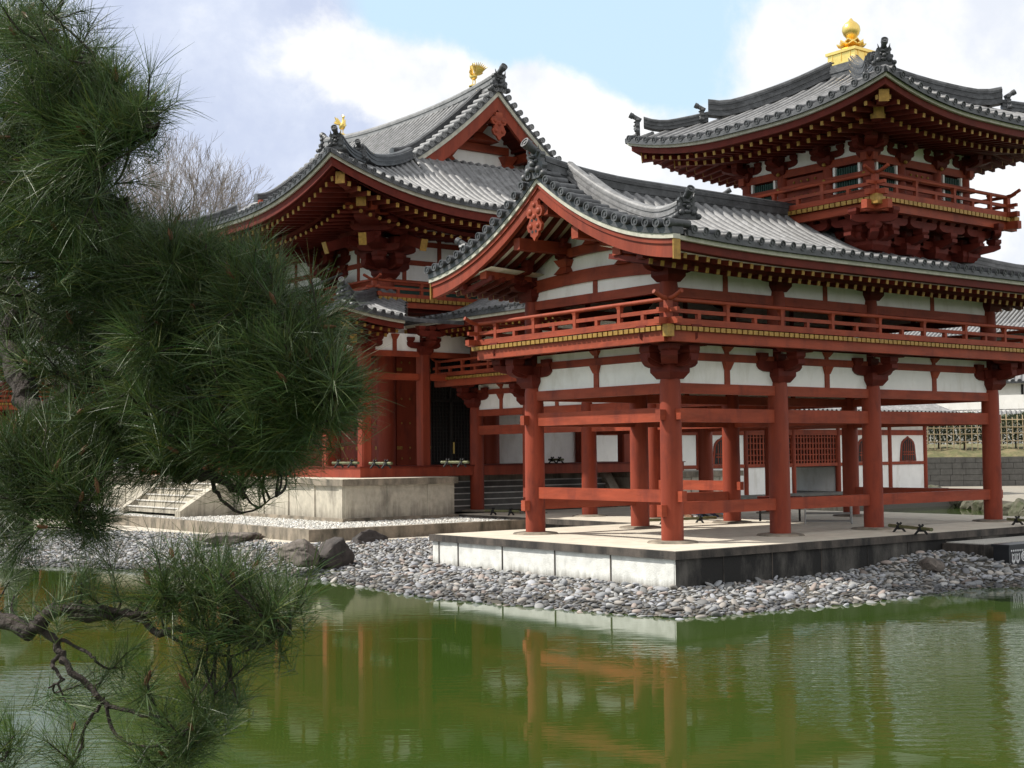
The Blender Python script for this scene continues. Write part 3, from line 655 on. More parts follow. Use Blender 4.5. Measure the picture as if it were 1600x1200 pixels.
    for dy, dz, rr in ((.13, .12, .07), (-.13, .12, .07), (.11, -.17, .055), (-.11, -.17, .055), (0, .02, .06), (0, .25, .05)): MB().ball(c+Vector((-.07, dy, dz)), .035, rr, rr).build('carved_boss', 'redh', gg)
    for dy, dz in ((.07, -.05), (-.07, -.05), (.055, -.28), (-.055, -.28)): MB().cyl(c+Vector((-.076, dy, dz)), c+Vector((-.06, dy, dz)), .03, n=8).build('hole_shade', 'dark', gg)  # dark discs painted for the shade inside the piercings
    # gable wall: plaster, rainbow beams, bearing struts, purlin ends
    yy = np.linspace(.02, WY-.02, 25); tri = [(y, prof(3.8-abs(y-RY))-.30) for y in yy]
    g = MB(); g.prism([(yy[0], 5.0)]+[(y, z) for y, z in tri]+[(yy[-1], 5.0)], (.03, 0, 0), (0, 1, 0), (0, 0, 1), (.05, 0, 0)); g.build('gable_plaster', 'white', t, smooth=False)
    def rainbow(y0, y1, z, h, sag):
        n = 16; top = [(y0+(y1-y0)*i/n, z+h+sag*math.sin(math.pi*i/n)) for i in range(n+1)]; bot = [(y0+(y1-y0)*i/n, z+sag*1.0*math.sin(math.pi*i/n)**.6) for i in range(n+1)]
        g = MB(); g.prism(bot+top[::-1], (-.09, 0, 0), (0, 1, 0), (0, 0, 1), (.2, 0, 0)); g.build('rainbow_beam', 'redh', t, smooth=False)
    rainbow(.12, WY-.12, 5.18, .27, .09); rainbow(1.02, WY-1.02, 5.80, .2, .06)
    for y in (1.15, WY-1.15):
        g = MB(); g.taper(0, y, 5.50, 5.66, .2, .1); g.taper(0, y, 5.66, 5.80, .12, .2); g.build('bearing_strut', 'redh', t, smooth=False)
    g = MB(); g.taper(-.02, RY, 6.02, 6.22, .2, .1); g.taper(-.02, RY, 6.22, 6.36, .11, .2); g.build('bearing_strut', 'redh', t, smooth=False); bracket(-.02, RY, 6.3, [(0, 1)], [], 0, .6, t)
    for y, z in ((1.18, 6.03), (WY-1.18, 6.03), (RY, 6.62)): beam((-1.36, y, z), (6, y, z), .2, .24, t, name='purlin')
    for x, y in ((0, 1.18), (0, WY-1.18)): bracket(x-.02, y, 5.72, [(0, 1)], [(-1, 0)], 1, .55, t)
    # rafters seen under the gable overhang
    for sgn in (-1, 1):
        for layer in (0,):
            g = MB()
            for x in np.arange(-1.28, 6.2, .3):
                for (ya, yb) in ((.05, 1.15), (1.15, 2.2)):
                    P = [Vector((x, RY+sgn*(2.1-q+ (0)), prof(3.8-(2.1-q))-.36)) for q in (ya-.05, yb)]
                    P = [Vector((x, RY+sgn*(2.1-q), prof(1.7+q)-.36)) for q in (ya-.05, yb)]
                    g.bar(P[0], P[1], .09, .11)
            g.build('rafter_row', 'redd', t, smooth=False)
            g = MB(); g.sweep([[Vector((x, RY+sgn*(2.1-q), prof(1.7+q)-.29)) for q in np.linspace(-.1, 2.1, 10)] for x in (-1.38, 8.4)], closed=False); g.build('soffit_boards', 'white', t, smooth=False)
    return t
# ------------------------------------------------------------------ corner tower over the angle of the gallery
def corner_tower():
    cx, cy = XC, 2.08; hw = 1.82; H = 3.93
    t = thing('corner_tower', (cx, cy, 6.0), 'square red corner tower with a gilded jewel on its roof, rising from the gallery', 'tower')
    x0, x1, y0, y1 = cx-hw, cx+hw, cy-hw, cy+hw
    MB().box(x0+.12, x1-.12, y0+.12, y1-.12, 5.9, 8.75).build('wall_core', 'redd', t, smooth=False)
    # substructure brackets carrying the balcony
    for i in range(4):
        f = -1+2*i/3
        for (x, y, o) in ((cx+f*hw*.9, y0+.02, (0, -1)), (cx+f*hw*.9, y1-.02, (0, 1)), (x0+.02, cy+f*hw*.9, (-1, 0)), (x1-.02, cy+f*hw*.9, (1, 0))):
            bracket(x, y, 6.2, [(abs(o[1]), abs(o[0]))], [o], 1, .98, t)
    for sx in (-1, 1):
        for sy in (-1, 1): bracket(cx+sx*hw, cy+sy*hw, 6.2, [], [(sx, sy)], 1, 1.0, t)
    B = hw+.80
    MB().box(cx-B, cx+B, cy-B, cy+B, 7.17, 7.235).build('balcony_floor', 'redd', t, smooth=False)
    for s in (-1, 1):
        beam((cx-B-.25, cy+s*(B-.14), 7.07), (cx+B+.25, cy+s*(B-.14), 7.07), .15, .19, t, name='balcony_beam'); beam((cx+s*(B-.14), cy-B-.25, 7.065), (cx+s*(B-.14), cy+B+.25, 7.065), .15, .185, t, name='balcony_beam')
        plank_ends((cx-B, cy+s*B), (cx+B, cy+s*B), 7.165, 7.255, (0, s), t, .16); plank_ends((cx+s*B, cy-B), (cx+s*B, cy+B), 7.165, 7.255, (s, 0), t, .16)
        b = B-.1
        railing((cx-b, cy+s*b), (cx+b, cy+s*b), 7.275, t, h=.5, sp=.72, extA=.3, extB=.3, upA=True, upB=True)
        railing((cx+s*b, cy-b), (cx+s*b, cy+b), 7.279, t, h=.5, sp=.72, extA=.3, extB=.3, upA=True, upB=True, pA=False, pB=False)
    for sx in (-1, 1):
        for sy in (-1, 1): MB().box(cx+sx*B-.10, cx+sx*B+.10, cy+sy*B-.10, cy+sy*B+.10, 7.07, 7.285).build('gilded_corner_plate', 'gold', t, smooth=False)
    # body
    ts = [-1, -.38, .38, 1]
    done = set()
    for f in ts:
        for (x, y) in ((cx+f*hw, y0), (cx+f*hw, y1), (x0, cy+f*hw), (x1, cy+f*hw)):
            k = (round(x, 2), round(y, 2))
            if k in done: continue
            done.add(k); column(x, y, 7.2, 8.42, .14, t)
    for s, (ax, ay) in (((0, -1), (1, 0)), ((0, 1), (1, 0)), ((-1, 0), (0, 1)), ((1, 0), (0, 1))):
        P = lambda f, off=0: Vector((cx+s[0]*(hw+off)+ax*f*hw, cy+s[1]*(hw+off)+ay*f*hw, 0))
        def bm_(z, w, h, off=.0, ex=.0, nm='beam'):
            a, b = P(-1-ex, off), P(1+ex, off); return beam((a.x, a.y, z), (b.x, b.y, z), w, h, t, name=nm)
        bm_(8.33, .16, .18, .02, .12, 'head_beam'); bm_(7.95, .12, .12, .12, .1); bm_(7.55, .12, .10, .10, .05)
        for i in range(3):
            a, b = P(ts[i]), P(ts[i+1]); d = (b-a).normalized(); m = (a+b)/2
            panel((a.x, a.y), (b.x, b.y), 8.42, 8.82, t, .05)
            if i == 1:
                g = MB(); g.bar((a.x, a.y, 7.75), (b.x, b.y, 7.75), .06, .9); dr = g.build('door', 'red', t, smooth=False)
                e = MB(); o3 = Vector((*s, 0))
                for q in (-.32, -.1, .1, .32):
                    for zz in (7.75, 8.1): e.ball(m+d*q+o3*.04+Vector((0, 0, zz)), .03, .03, .03, 8, 5)
                e.build('gilded_stud', 'gold', dr)
            else:
                o3 = Vector((*s, 0))*.035
                for q in (-1, 1): c = m+d*(q*.355)+o3; MB().bar((c.x, c.y, 7.4), (c.x, c.y, 8.24), .09, .06, (d.x, d.y, 0)).build('white_jamb', 'white', t, smooth=False)
                w = MB(); a2 = m-d*.31+o3*.4; b2 = m+d*.31+o3*.4; w.bar((a2.x, a2.y, 7.8), (b2.x, b2.y, 7.8), .04, .8); wd = w.build('window', 'green', t, smooth=False)
                w = MB()
                for k in range(9): c = a2+(b2-a2)*((k+.5)/9); w.bar((c.x+o3.x*.8, c.y+o3.y*.8, 7.4), (c.x+o3.x*.8, c.y+o3.y*.8, 8.2), .03, .03, (d.x, d.y, 0))
                w.build('window_bars', 'green', wd, smooth=False)
        g = MB(); o3 = Vector((*s, 0))
        for f in ts:
            for zz in (7.95, 8.33): c = P(f, .17); g.ball((c.x, c.y, zz), .05, .05, .05, 8, 5)
        g.build('gilded_stud', 'gold', t)
        for f in ts[1:3]: c = P(f); bracket(c.x, c.y, 8.32, [(ax, ay)], [s], 2, .78, t)
    for sx in (-1, 1):
        for sy in (-1, 1): bracket(cx+sx*hw, cy+sy*hw, 8.32, [(1, 0), (0, 1)], [(sx, 0), (0, sy), (sx, sy)], 2, .78, t)
    for s in (-1, 1):
        beam((cx-hw-1.25, cy+s*(hw+.72), 8.98), (cx+hw+1.0, cy+s*(hw+.72), 8.98), .18, .2, t, name='eave_beam'); beam((cx+s*(hw+.72), cy-hw-1.0, 8.976), (cx+s*(hw+.72), cy+hw+1.0, 8.976), .18, .2, t, name='eave_beam')
    # roof
    pr = lambda d: 9.13+.33*d+.042*d*d
    def zf(u, d):
        s = min(u, 2*H-u)-d; l = .46*max(0, 1-max(0, s)/3.6)**2.3
        return pr(d)+l*max(0, 1-d/3.0)**1.5
    for o, e, n in (((cx-H, cy-H), (1, 0), (0, 1)), ((cx-H, cy+H), (1, 0), (0, -1)), ((cx-H, cy-H), (0, 1), (1, 0)), ((cx+H, cy-H), (0, 1), (-1, 0))):
        sl = Slope(o, e, n, zf); tiles(sl, .02, 2*H-.02, .3, lambda u: 0.0, lambda u: min(u, 2*H-u), .068, t)
        eave(sl, 0, 2*H, t, H-hw, 1, 1, sp=.295, soff='redd', k=.10)
    for sx in (-1, 1):
        for sy in (-1, 1):
            def hp(d, off=0): return Vector((cx+sx*(H-d), cy+sy*(H-d), zf(d, d)+off))
            m = MB(); P = []
            for d in np.linspace(1.45, 3.6, 12): q = hp(d, .02); q.z += .16*max(0, 1-(d-1.45)/.5)**2; P.append(q)
            ridge_stack(m, P, .32, .42); m.build('hip_ridge', 'tiled', t)
            m = MB(); P = []
            for d in np.linspace(.32, 1.45, 9): q = hp(d, .02); q.z += .18*max(0, 1-(d-.32)/.5)**2; P.append(q)
            ridge_stack(m, P, .28, .27); m.build('hip_ridge', 'tiled', t)
            q = hp(1.35, .06); oni(q, (sx, sy), .5, t); q = hp(.22, .06); oni(q, (sx, sy), .55, t)
            a = hp(hwd := 2.1, -.95); b = hp(.28, -.55); m = MB(); m.bar((a.x, a.y, 9.32), b, .2, .24); cb = m.build('corner_beam', 'redd', t, smooth=False)
            dd = (b-Vector((a.x, a.y, 9.32))).normalized(); m = MB(); m.bar(b-dd*.005, b+dd*.02, .21, .25); m.build('gilded_beam_tip', 'gold', cb, smooth=False)
            a = Vector((cx+sx*(hw-.1), cy+sy*(hw-.1), 9.05)); b = hp(.85, -.80); m = MB(); m.bar(a, b, .2, .24); cb = m.build('corner_beam', 'redd', t, smooth=False)
            dd = (b-a).normalized(); m = MB(); m.bar(b-dd*.005, b+dd*.02, .22, .26); m.build('gilded_beam_tip', 'gold', cb, smooth=False)
    # finial
    m = MB(); 
    for i in range(4): m.box(cx-.50+.02*(i % 2), cx+.50-.02*(i % 2), cy-.50+.02*(i % 2), cy+.50-.02*(i % 2), 10.72+.1*i, 10.80+.1*i+.018)
    m.box(cx-.42, cx+.42, cy-.42, cy+.42, 10.4, 11.15); m.build('ridge_base', 'tiled', t, smooth=False)
    m = MB(); m.box(cx-.41, cx+.41, cy-.41, cy+.41, 11.13, 11.45); m.box(cx-.45, cx+.45, cy-.45, cy+.45, 11.40, 11.47); m.box(cx-.45, cx+.45, cy-.45, cy+.45, 11.12, 11.17)
    for s in (-1, 1):
        for q in (-.27, 0, .27): m.box(cx+q-.015, cx+q+.015, cy+s*.41-.012, cy+s*.41+.012, 11.17, 11.40); m.box(cx+s*.41-.012, cx+s*.41+.012, cy+q-.015, cy+q+.015, 11.17, 11.40)
    fb = m.build('gilded_base', 'goldb', t, smooth=False)
    m = MB(); m._lathe(cx, cy, [(.33, 11.47), (.30, 11.54), (.20, 11.60), (.16, 11.64)], 24); m.build('inverted_bowl', 'goldb', fb)
    m = MB()
    for lay, (n, r, z, dz) in enumerate(((8, .36, 11.62, .03), (8, .30, 11.66, .07))):
        for k in range(n):
            a = 2*math.pi*(k+.5*lay)/n; ca, sa = math.cos(a), math.sin(a); w = .13
            P = [(.10, -.04, z), (.22, -w*.9, z+.005), (r*.85, -w*.7, z+dz*.5), (r, 0, z+dz+.03), (r*.85, w*.7, z+dz*.5), (.22, w*.9, z+.005), (.10, .04, z)]
            top = [(cx+p*ca-q*sa, cy+p*sa+q*ca, zz+.02) for p, q, zz in P]; bot = [(x, y, zz-.03) for x, y, zz in top]; m.sweep([bot, top])
    m.build('lotus_petals', 'goldb', fb)
    m = MB(); m._lathe(cx, cy, [(.12, 11.66), (.10, 11.75), (.08, 11.80), (.12, 11.84), (.19, 11.92), (.225, 12.02), (.21, 12.12), (.15, 12.20), (.07, 12.26), (.02, 12.33)], 28); m.build('jewel', 'goldb', fb)
    return t

# ------------------------------------------------------------------ main hall
HX0, HY0, HM, HXC, HYC = 2.32, 14.98, 2.05, 8.4, 22.18
MX0, MY0 = HX0+HM, HY0+HM; MX1, MY1 = 2*HXC-MX0, 2*HYC-MY0; HX1, HY1 = 2*HXC-HX0, 2*HYC-HY0
def temple_hall():
    t = thing('temple_hall', (HX0, HY0, 1.08), 'great red temple hall with two-tier grey tile roof and gilt rafter tips', 'temple')
    D = 1.41
    m = MB(); m.box(HX0-.38, HX1+.38, HY0-.38, HY1+.38, 1.09, D-.03); m.build('floor_skirt', 'red', t, smooth=False)
    m = MB(); m.box(HX0-.42, HX1+.42, HY0-.42, HY1+.42, D-.028, D); m.build('veranda_floor', 'redd', t, smooth=False)
    mxs = [HX0, MX0, (MX0+HXC)/2+.4, HXC+2.3, MX1, HX1]; mys = [HY0, MY0, MY0+3.0, HYC+2.15, MY1, HY1]
    mxs = [HX0, MX0, HXC, MX1, HX1]; mys = [HY0, MY0, HYC-2.13, HYC+2.13, MY1, HY1]
    per = [(x, y) for x in mxs for y in (HY0, HY1)] + [(x, y) for y in mys[1:-1] for x in (HX0, HX1)]
    for x, y in per: column(x, y, D, 4.72, .165, t, sq=True)
    def sides():
        for y in (HY0, HY1):
            for i in range(len(mxs)-1): yield (mxs[i], y), (mxs[i+1], y)
        for x in (HX0, HX1):
            for i in range(len(mys)-1): yield (x, mys[i]), (x, mys[i+1])
    for a, b in sides():
        A, B = Vector((*a, 0)), Vector((*b, 0)); d = (B-A).normalized(); L = (B-A).length; A += d*.13; B -= d*.13
        beam((A.x, A.y, 4.72), (B.x, B.y, 4.72), .15, .17, t); panel((A.x, A.y), (B.x, B.y), 4.8, 5.32, t)
        beam((A.x, A.y, 4.04), (B.x, B.y, 4.04), .13, .2, t, name='middle_beam')
        m = (A+B)/2; s = MB(); s.bar((m.x, m.y, 4.8), (m.x, m.y, 5.15), .11, .14, (d.x, d.y, 0)); s.taper(m.x, m.y, 5.14, 5.3, .07, .13, math.atan2(d.y, d.x)); s.build('strut', 'redh', t, smooth=False)
    for x, y in per:
        dr = [(1, 0)] if y in (HY0, HY1) else [(0, 1)]; o = []
        if y == HY0: o.append((0, -1))
        if y == HY1: o.append((0, 1))
        if x == HX0: o.append((-1, 0))
        if x == HX1: o.append((1, 0))
        if len(o) == 2: dr = [(1, 0), (0, 1)]; o.append((o[0][0]+o[1][0], o[0][1]+o[1][1]))
        bracket(x, y, 4.70, dr, o, 1, .95, t)
    # big inner columns, doors, lattice
    for x in (MX0, HXC, MX1):
        for y in (MY0, MY1): column(x, y, D, 6.0, .30, t)
    for y in (HYC-2.13, HYC+2.13):
        for x in (MX0, MX1): column(x, y, D, 6.0, .30, t)
    for (a, b) in (((MX0, MY0), (HXC, MY0)), ((HXC, MY0), (MX1, MY0)), ((MX0, MY1), (MX1, MY1)), ((MX1, MY0), (MX1, MY1)), ((MX0, MY0), (MX0, HYC-2.13)), ((MX0, HYC-2.13), (MX0, HYC+2.13)), ((MX0, HYC+2.13), (MX0, MY1))):
        beam((*a, 5.0), (*b, 5.0), .2, .3, t); panel(a, b, 5.14, 6.6, t, .08)
    MB().box(MX0+.2, MX1-.2, MY0+.35, MY1-.2, 1.3, 8.9).build('unlit_interior_fill', 'dark', t, smooth=False)  # solid dark block stands in for the unlit room
    def leaf(a, b, out, label=None):
        A, B = Vector((*a, 0)), Vector((*b, 0)); d = (B-A).normalized(); L = (B-A).length; o = Vector((*out, 0))
        g = MB(); g.bar((A.x, A.y, 3.1), (B.x, B.y, 3.1), .07, 3.38); dr = g.build('door', 'red', t, smooth=False)
        s = MB(); gp = MB()
        for z in (1.62, 1.95, 2.72, 3.48, 4.22, 4.62):
            for k in range(4):
                c = A+d*(L*(k+.6)/4.2)+o*.04; s.ball((c.x, c.y, z), .028, .028, .036, 8, 5)
        for q in (.08, .92):
            for z in (1.95, 4.4): c = A+d*(L*q)+o*.04; MB().bar((c.x-d.x*.1, c.y-d.y*.1, z), (c.x+d.x*.1, c.y+d.y*.1, z), .012, .10).build('gilded_hinge_plate', 'gold', dr, smooth=False)
        s.build('gilded_stud', 'gold', dr)
    leaf((MX0+.34, MY0-.03), (MX0+1.62, MY0-.03), (0, -1))
    for (ya, yb) in ((MY0+.34, HYC-2.5), (HYC-1.8, HYC-.03), (HYC+.03, HYC+1.8), (HYC+2.5, MY1-.34)):
        n = 2 if yb-ya > 2.0 else 1
        for k in range(n): leaf((MX0-.03, ya+(yb-ya)*k/n+.02), (MX0-.03, ya+(yb-ya)*(k+1)/n-.02), (-1, 0))
    # lattice doors on the flank, in the shade behind the gallery
    g = MB(); g.box(MX0+1.66, HXC-.28, MY0+.1, MY0+.14, D, 4.85); lp = g.build('lattice_backing', 'dark', t, smooth=False)  # dark sheet stands in for the unlit room behind the lattice
    g = MB()
    for x in np.arange(MX0+1.7, HXC-.3, .12): g.box(x-.015, x+.015, MY0+.05, MY0+.08, D+.05, 4.8)
    for z in np.arange(D+.1, 4.8, .12): g.box(MX0+1.66, HXC-.28, MY0+.065, MY0+.095, z-.015, z+.015)
    for x in (MX0+1.68, 6.85, HXC-.3): g.box(x-.04, x+.04, MY0+.02, MY0+.1, D, 4.85)
    g.box(MX0+1.66, HXC-.28, MY0+.02, MY0+.1, 3.42, 3.5); g.build('lattice_door', 'lattice', t, smooth=False)
    g = MB(); g.box(6.9, 6.94, MY0-.02, MY0+.02, 1.75, 2.12); g.build('gilded_door_pull', 'goldb', t, smooth=False)
    g = MB(); g.box(HXC-.25, MX1-.28, MY0+.1, MY0+.16, D, 4.85); g.build('plaster_panel', 'white', t, smooth=False)
    # lower roof
    o_ = 1.90; EX0, EY0, EX1, EY1 = HX0-o_, HY0-o_, HX1+o_, HY1+o_
    def lower(LX, u0, u1, raise_=None):
        def zf(u, d):
            s = min(u-u0, u1-u)-d; l = .34*max(0, 1-max(0, s)/3.0)**2
            return 5.58+.21*d+.035*d*d+l*max(0, 1-d/2.5)
        return zf
    for o, e, n, L in (((EX0, EY0), (1, 0), (0, 1), EX1-EX0), ((EX0, EY1), (1, 0), (0, -1), EX1-EX0), ((EX0, EY0), (0, 1), (1, 0), EY1-EY0), ((EX1, EY0), (0, 1), (-1, 0), EY1-EY0)):
        sl = Slope(o, e, n, lower(L, 0, L)); T = o_+HM-.1
        dd = lambda u, L=L: max(.02, min(T, u, L-u))
        if e[0] and n[1]:      # the flanks are cut where the galleries run in
            c_ = 2.1; c2 = 4.1; d0 = lambda u, L=L: max(0.0, (min(u, L-u)-c_)*1.5)
            for ua, ub, hl, hr in ((0, c_, 1, 0), (L-c_, L, 0, 1)):
                ta, tb = (ua, c2) if hl else (L-c2, ub)
                tiles(sl, ta+.02, tb-.02, .3, d0, dd, .068, t, nv=7, name='lower_roof_tiles'); eave(sl, ua, ub, t, o_, hl, hr, sp=.25)
            continue
        tiles(sl, .02, L-.02, .3, lambda u: 0.0, dd, .068, t, nv=7, name='lower_roof_tiles')
        eave(sl, 0, L, t, o_, 1, 1, sp=.25)
    zc = lower(0, 0, 30)
    for (cx, cy, sx, sy) in ((EX0, EY0, 1, 1), (EX1, EY0, -1, 1), (EX0, EY1, 1, -1), (EX1, EY1, -1, -1)):
        m = MB(); P = []
        for d in np.linspace(.3, 3.0, 10): P.append((cx+sx*d, cy+sy*d, zc(d, d)+.03+.2*max(0, 1-(d-.3)/.7)**2))
        ridge_stack(m, P, .28, .3); m.build('hip_ridge', 'tiled', t); oni((cx+sx*.2, cy+sy*.2, zc(.2, .2)+.06), (-sx, -sy), .6, t)
        a = Vector((cx+sx*2.2, cy+sy*2.2, 5.35)); b = Vector((cx+sx*.3, cy+sy*.3, zc(0, 0)-.52)); m = MB(); m.bar(a, b, .2, .24); cb = m.build('corner_beam', 'redd', t, smooth=False)
        dd = (b-a).normalized(); m = MB(); m.bar(b-dd*.004, b+dd*.02, .22, .27); m.build('gilded_beam_tip', 'gold', cb, smooth=False)
        b = Vector((cx+sx*1.0, cy+sy*1.0, 5.02)); m = MB(); m.bar(Vector((cx+sx*2.2, cy+sy*2.2, 5.1)), b, .18, .22); cb = m.build('corner_beam', 'redd', t, smooth=False)
        m = MB(); m.bar(b, b-Vector((sx*.012, sy*.012, 0)), .2, .24); m.build('gilded_beam_tip', 'gold', cb, smooth=False)
    # raised central canopy on the front
    r0, r1 = HYC-3.4, HYC+3.4
    slc = Slope((HX0-2.0, r0), (0, 1), (1, 0), lambda u, d: 6.15+.21*d+.035*d*d+.2*max(0, 1-min(u, 6.8-u)/2)**2)
    tiles(slc, 0, 6.8, .3, lambda u: 0.0, lambda u: 3.6, .068, t, nv=7, name='lower_roof_tiles'); eave(slc, 0, 6.8, t, 2.0, 0, 0, sp=.25)
    # balcony round the upper storey
    B = 1.22; bx0, bx1, by0, by1 = MX0-B, MX1+B, MY0-B, MY1+B; zb = 6.42
    m = MB(); m.box(bx0, bx1, by0, by1, zb, zb+.05); m.build('balcony_floor', 'redd', t, smooth=False)
    m = MB(); m.box(bx0+.25, bx1-.25, by0+.25, by1-.25, 6.1, zb-.02); m.build('balcony_base', 'redd', t, smooth=False)
    for a, b, o in (((bx0, by0), (bx1, by0), (0, -1)), ((bx0, by0), (bx0, by1), (-1, 0)), ((bx1, by0), (bx1, by1), (1, 0)), ((bx0, by1), (bx1, by1), (0, 1))):
        plank_ends(a, b, zb-.02, zb+.09, o, t, .17); A, Bv = Vector((*a, 0)), Vector((*b, 0)); d = (Bv-A).normalized()
        i_ = Vector((*o, 0))*-.12
        beam((A.x+i_.x, A.y+i_.y, zb-.12), (Bv.x+i_.x, Bv.y+i_.y, zb-.12), .16, .18, t, name='balcony_beam')
        A += i_*.9+d*.1; Bv += i_*.9-d*.1; railing((A.x, A.y), (Bv.x, Bv.y), zb+.09+(.004 if o[0] else 0), t, h=.5, sp=.85, extA=.3, extB=.3, upA=True, upB=True, pA=not o[0], pB=not o[0])
    # green louvres behind the rail and upper wall
    for a, b, o in (((MX0, MY0), (MX1, MY0), (0, -1)), ((MX0, MY0), (MX0, MY1), (-1, 0)), ((MX0, MY1), (MX1, MY1), (0, 1)), ((MX1, MY0), (MX1, MY1), (1, 0))):
        panel(a, b, 6.45, 7.05, t, .10, 'green', 'green_louvre'); beam((*a, 7.14), (*b, 7.14), .2, .18, t, name='head_beam')
        panel(a, b, 7.23, 9.2, t, .06)
        beam((*a, 7.80), (*b, 7.80), .14, .16, t); beam((*a, 8.42), (*b, 8.42), .14, .16, t); beam((*a, 9.0), (*b, 9.0), .14, .2, t)
        A, Bv = Vector((*a, 0)), Vector((*b, 0)); nn = 5 if a[0] == b[0] else 3
        for i in range(nn*2):
            m = A+(Bv-A)*((i+.5)/(nn*2)); MB().bar((m.x, m.y, 7.23), (m.x, m.y, 8.9), .12, .14, ((Bv-A).normalized().x, (Bv-A).normalized().y, 0)).build('strut', 'redh', t, smooth=False)
    cs = [(x, y) for x in (MX0, HXC, MX1) for y in (MY0, MY1)] + [(x, y) for y in (HYC-2.13, HYC+2.13) for x in (MX0, MX1)]
    for x, y in cs:
        column(x, y, 6.45, 7.25, .29, t)
        o = []; dr = [(1, 0)] if y in (MY0, MY1) else [(0, 1)]
        if y == MY0: o.append((0, -1))
        if y == MY1: o.append((0, 1))
        if x == MX0: o.append((-1, 0))
        if x == MX1: o.append((1, 0))
        if len(o) == 2: dr = [(1, 0), (0, 1)]; o.append((o[0][0]+o[1][0], o[0][1]+o[1][1]))
        bracket(x, y, 7.2, dr, o, 3, 1.32, t)
        for k, d in enumerate(o):
            dv = Vector((*d, 0)); ln = dv.length; dv.normalize()
            for (rr, z, zz) in ((2.25, 8.02, 8.75),):
                a = Vector((x, y, zz)); b = Vector((x, y, z))+dv*rr*ln*.95; g = MB(); g.bar(a, b, .2, .3); tb = g.build('tail_rafter', 'redd', t, smooth=False)
                q = (b-a).normalized(); g = MB(); g.bar(b-q*.004, b+q*.02, .23, .36); g.build('gilded_beam_tip', 'gold', tb, smooth=False)
    # upper roof, hip and gable
    O = 4.0; ON = 3.5; A_, B_ = HXC-MX0+O, HYC-MY0+ON; UX0, UX1, UY0, UY1 = HXC-A_, HXC+A_, HYC-B_, HYC+B_
    pr = lambda d: 9.14+.17*d+.0505*d*d
    KN = 1.6      # the end slopes are steeper than the long ones, so the hips run off the diagonal
    def zfn(L, ks=1.0, kd=1.0):
        def zf(u, d):
            s = (min(u, L-u)-d*ks); l = 1.06*max(0, 1-max(0, s)/6.0)**2.3; de = d*kd
            return pr(min(de, 4.9) if kd > 1 else de)+l*max(0, 1-de/5.0)**1.6
        return zf
    GN, GS = 2.98, 3.3   # gable planes, measured from the end eaves
    LX, LY = 2*A_, 2*B_
    for o, n in (((UX0, UY0), (0, 1)), ((UX0, UY1), (0, -1))):
        sl = Slope(o, (1, 0), n, zfn(LX, KN, KN)); tiles(sl, .02, LX-.02, .3, lambda u: 0.0, lambda u: max(.02, min(ON+.75, u/KN if u < 4.6 else 99, (LX-u)/KN if LX-u < 4.6 else 99)), .07, t, name='upper_roof_tiles')
        eave(sl, 0, LX, t, ON, 1, 1, sp=.32, rnd=True, k=.10, pl=.10, bd=.24, fz=.56, bz=.80, d1=.34, d2=1.3, f2=2.3, rw=.105)
    for o, n in (((UX0, UY0), (1, 0)), ((UX1, UY0), (-1, 0))):
        sl = Slope(o, (0, 1), n, zfn(LY, 1/KN, 1.0))
        def d1(u):
            e_ = min(u, LY-u); return A_ if (u > GN+.28 and LY-u > GS+.28) else max(.02, min(e_*KN, A_))
        tiles(sl, .02, LY-.02, .3, lambda u: 0.0, d1, .07, t, nv=17, name='upper_roof_tiles'); eave(sl, 0, LY, t, O, 1, 1, sp=.32, rnd=True, k=.10, pl=.10, bd=.24, fz=.56, bz=.80, d1=.34, d2=1.3, f2=2.3, rw=.105)
    z1_ = zfn(100, 0, 1.0)
    for sx in (-1, 1):
        for sy in (-1, 1):
            def hp(d, off=0): return Vector((HXC+sx*(A_-d), HYC+sy*(B_-d/KN), zfn(100, 0, 1.0)(0, d)+off))
            m = MB(); ridge_stack(m, [hp(d, .03+.24*max(0, 1-(d-.4)/.8)**2) for d in np.linspace(.4, 1.6, 8)], .32, .3); m.build('hip_ridge', 'tiled', t)
            m = MB(); ridge_stack(m, [hp(d, .03+.2*max(0, 1-(d-1.6)/.7)**2) for d in np.linspace(1.6, 4.4, 10)], .34, .36); m.build('hip_ridge', 'tiled', t)
            oni(hp(.3, .06), (sx, sy), .66, t); oni(hp(1.5, .08), (sx, sy), .6, t)
            c0 = Vector((MX0 if sx < 0 else MX1, MY0 if sy < 0 else MY1, 0)); corner = hp(0)
            for (d, zo, za, w) in ((.5, -.72, 9.3, .24), (1.6, -1.0, 9.0, .26)):
                b = hp(d); b.z = corner.z+zo-(.0 if d < 1 else .12); a = Vector((c0.x+sx*1.2, c0.y+sy*1.2, za)); m = MB(); m.bar(a, b, w, w*1.25); cb = m.build('corner_beam', 'redd', t, smooth=False)
                q = (b-a).normalized(); m = MB(); m.bar(b-q*.004, b+q*.025, w*1.12, w*1.4); m.build('gilded_beam_tip', 'gold', cb, smooth=False)
    for (x0, y0, x1, y1, z) in ((MX0-1.9, MY0-1.7, MX1+1.9, MY0-1.7, 9.0), (MX0-1.9, MY0-1.9, MX0-1.9, MY1+1.9, 9.0), (MX1+1.9, MY0-1.9, MX1+1.9, MY1+1.9, 9.0)):
        d = Vector((x1-x0, y1-y0, 0)).normalized()*.5; beam((x0-d.x, y0-d.y, z), (x1+d.x, y1+d.y, z), .22, .24, t, name='eave_beam')
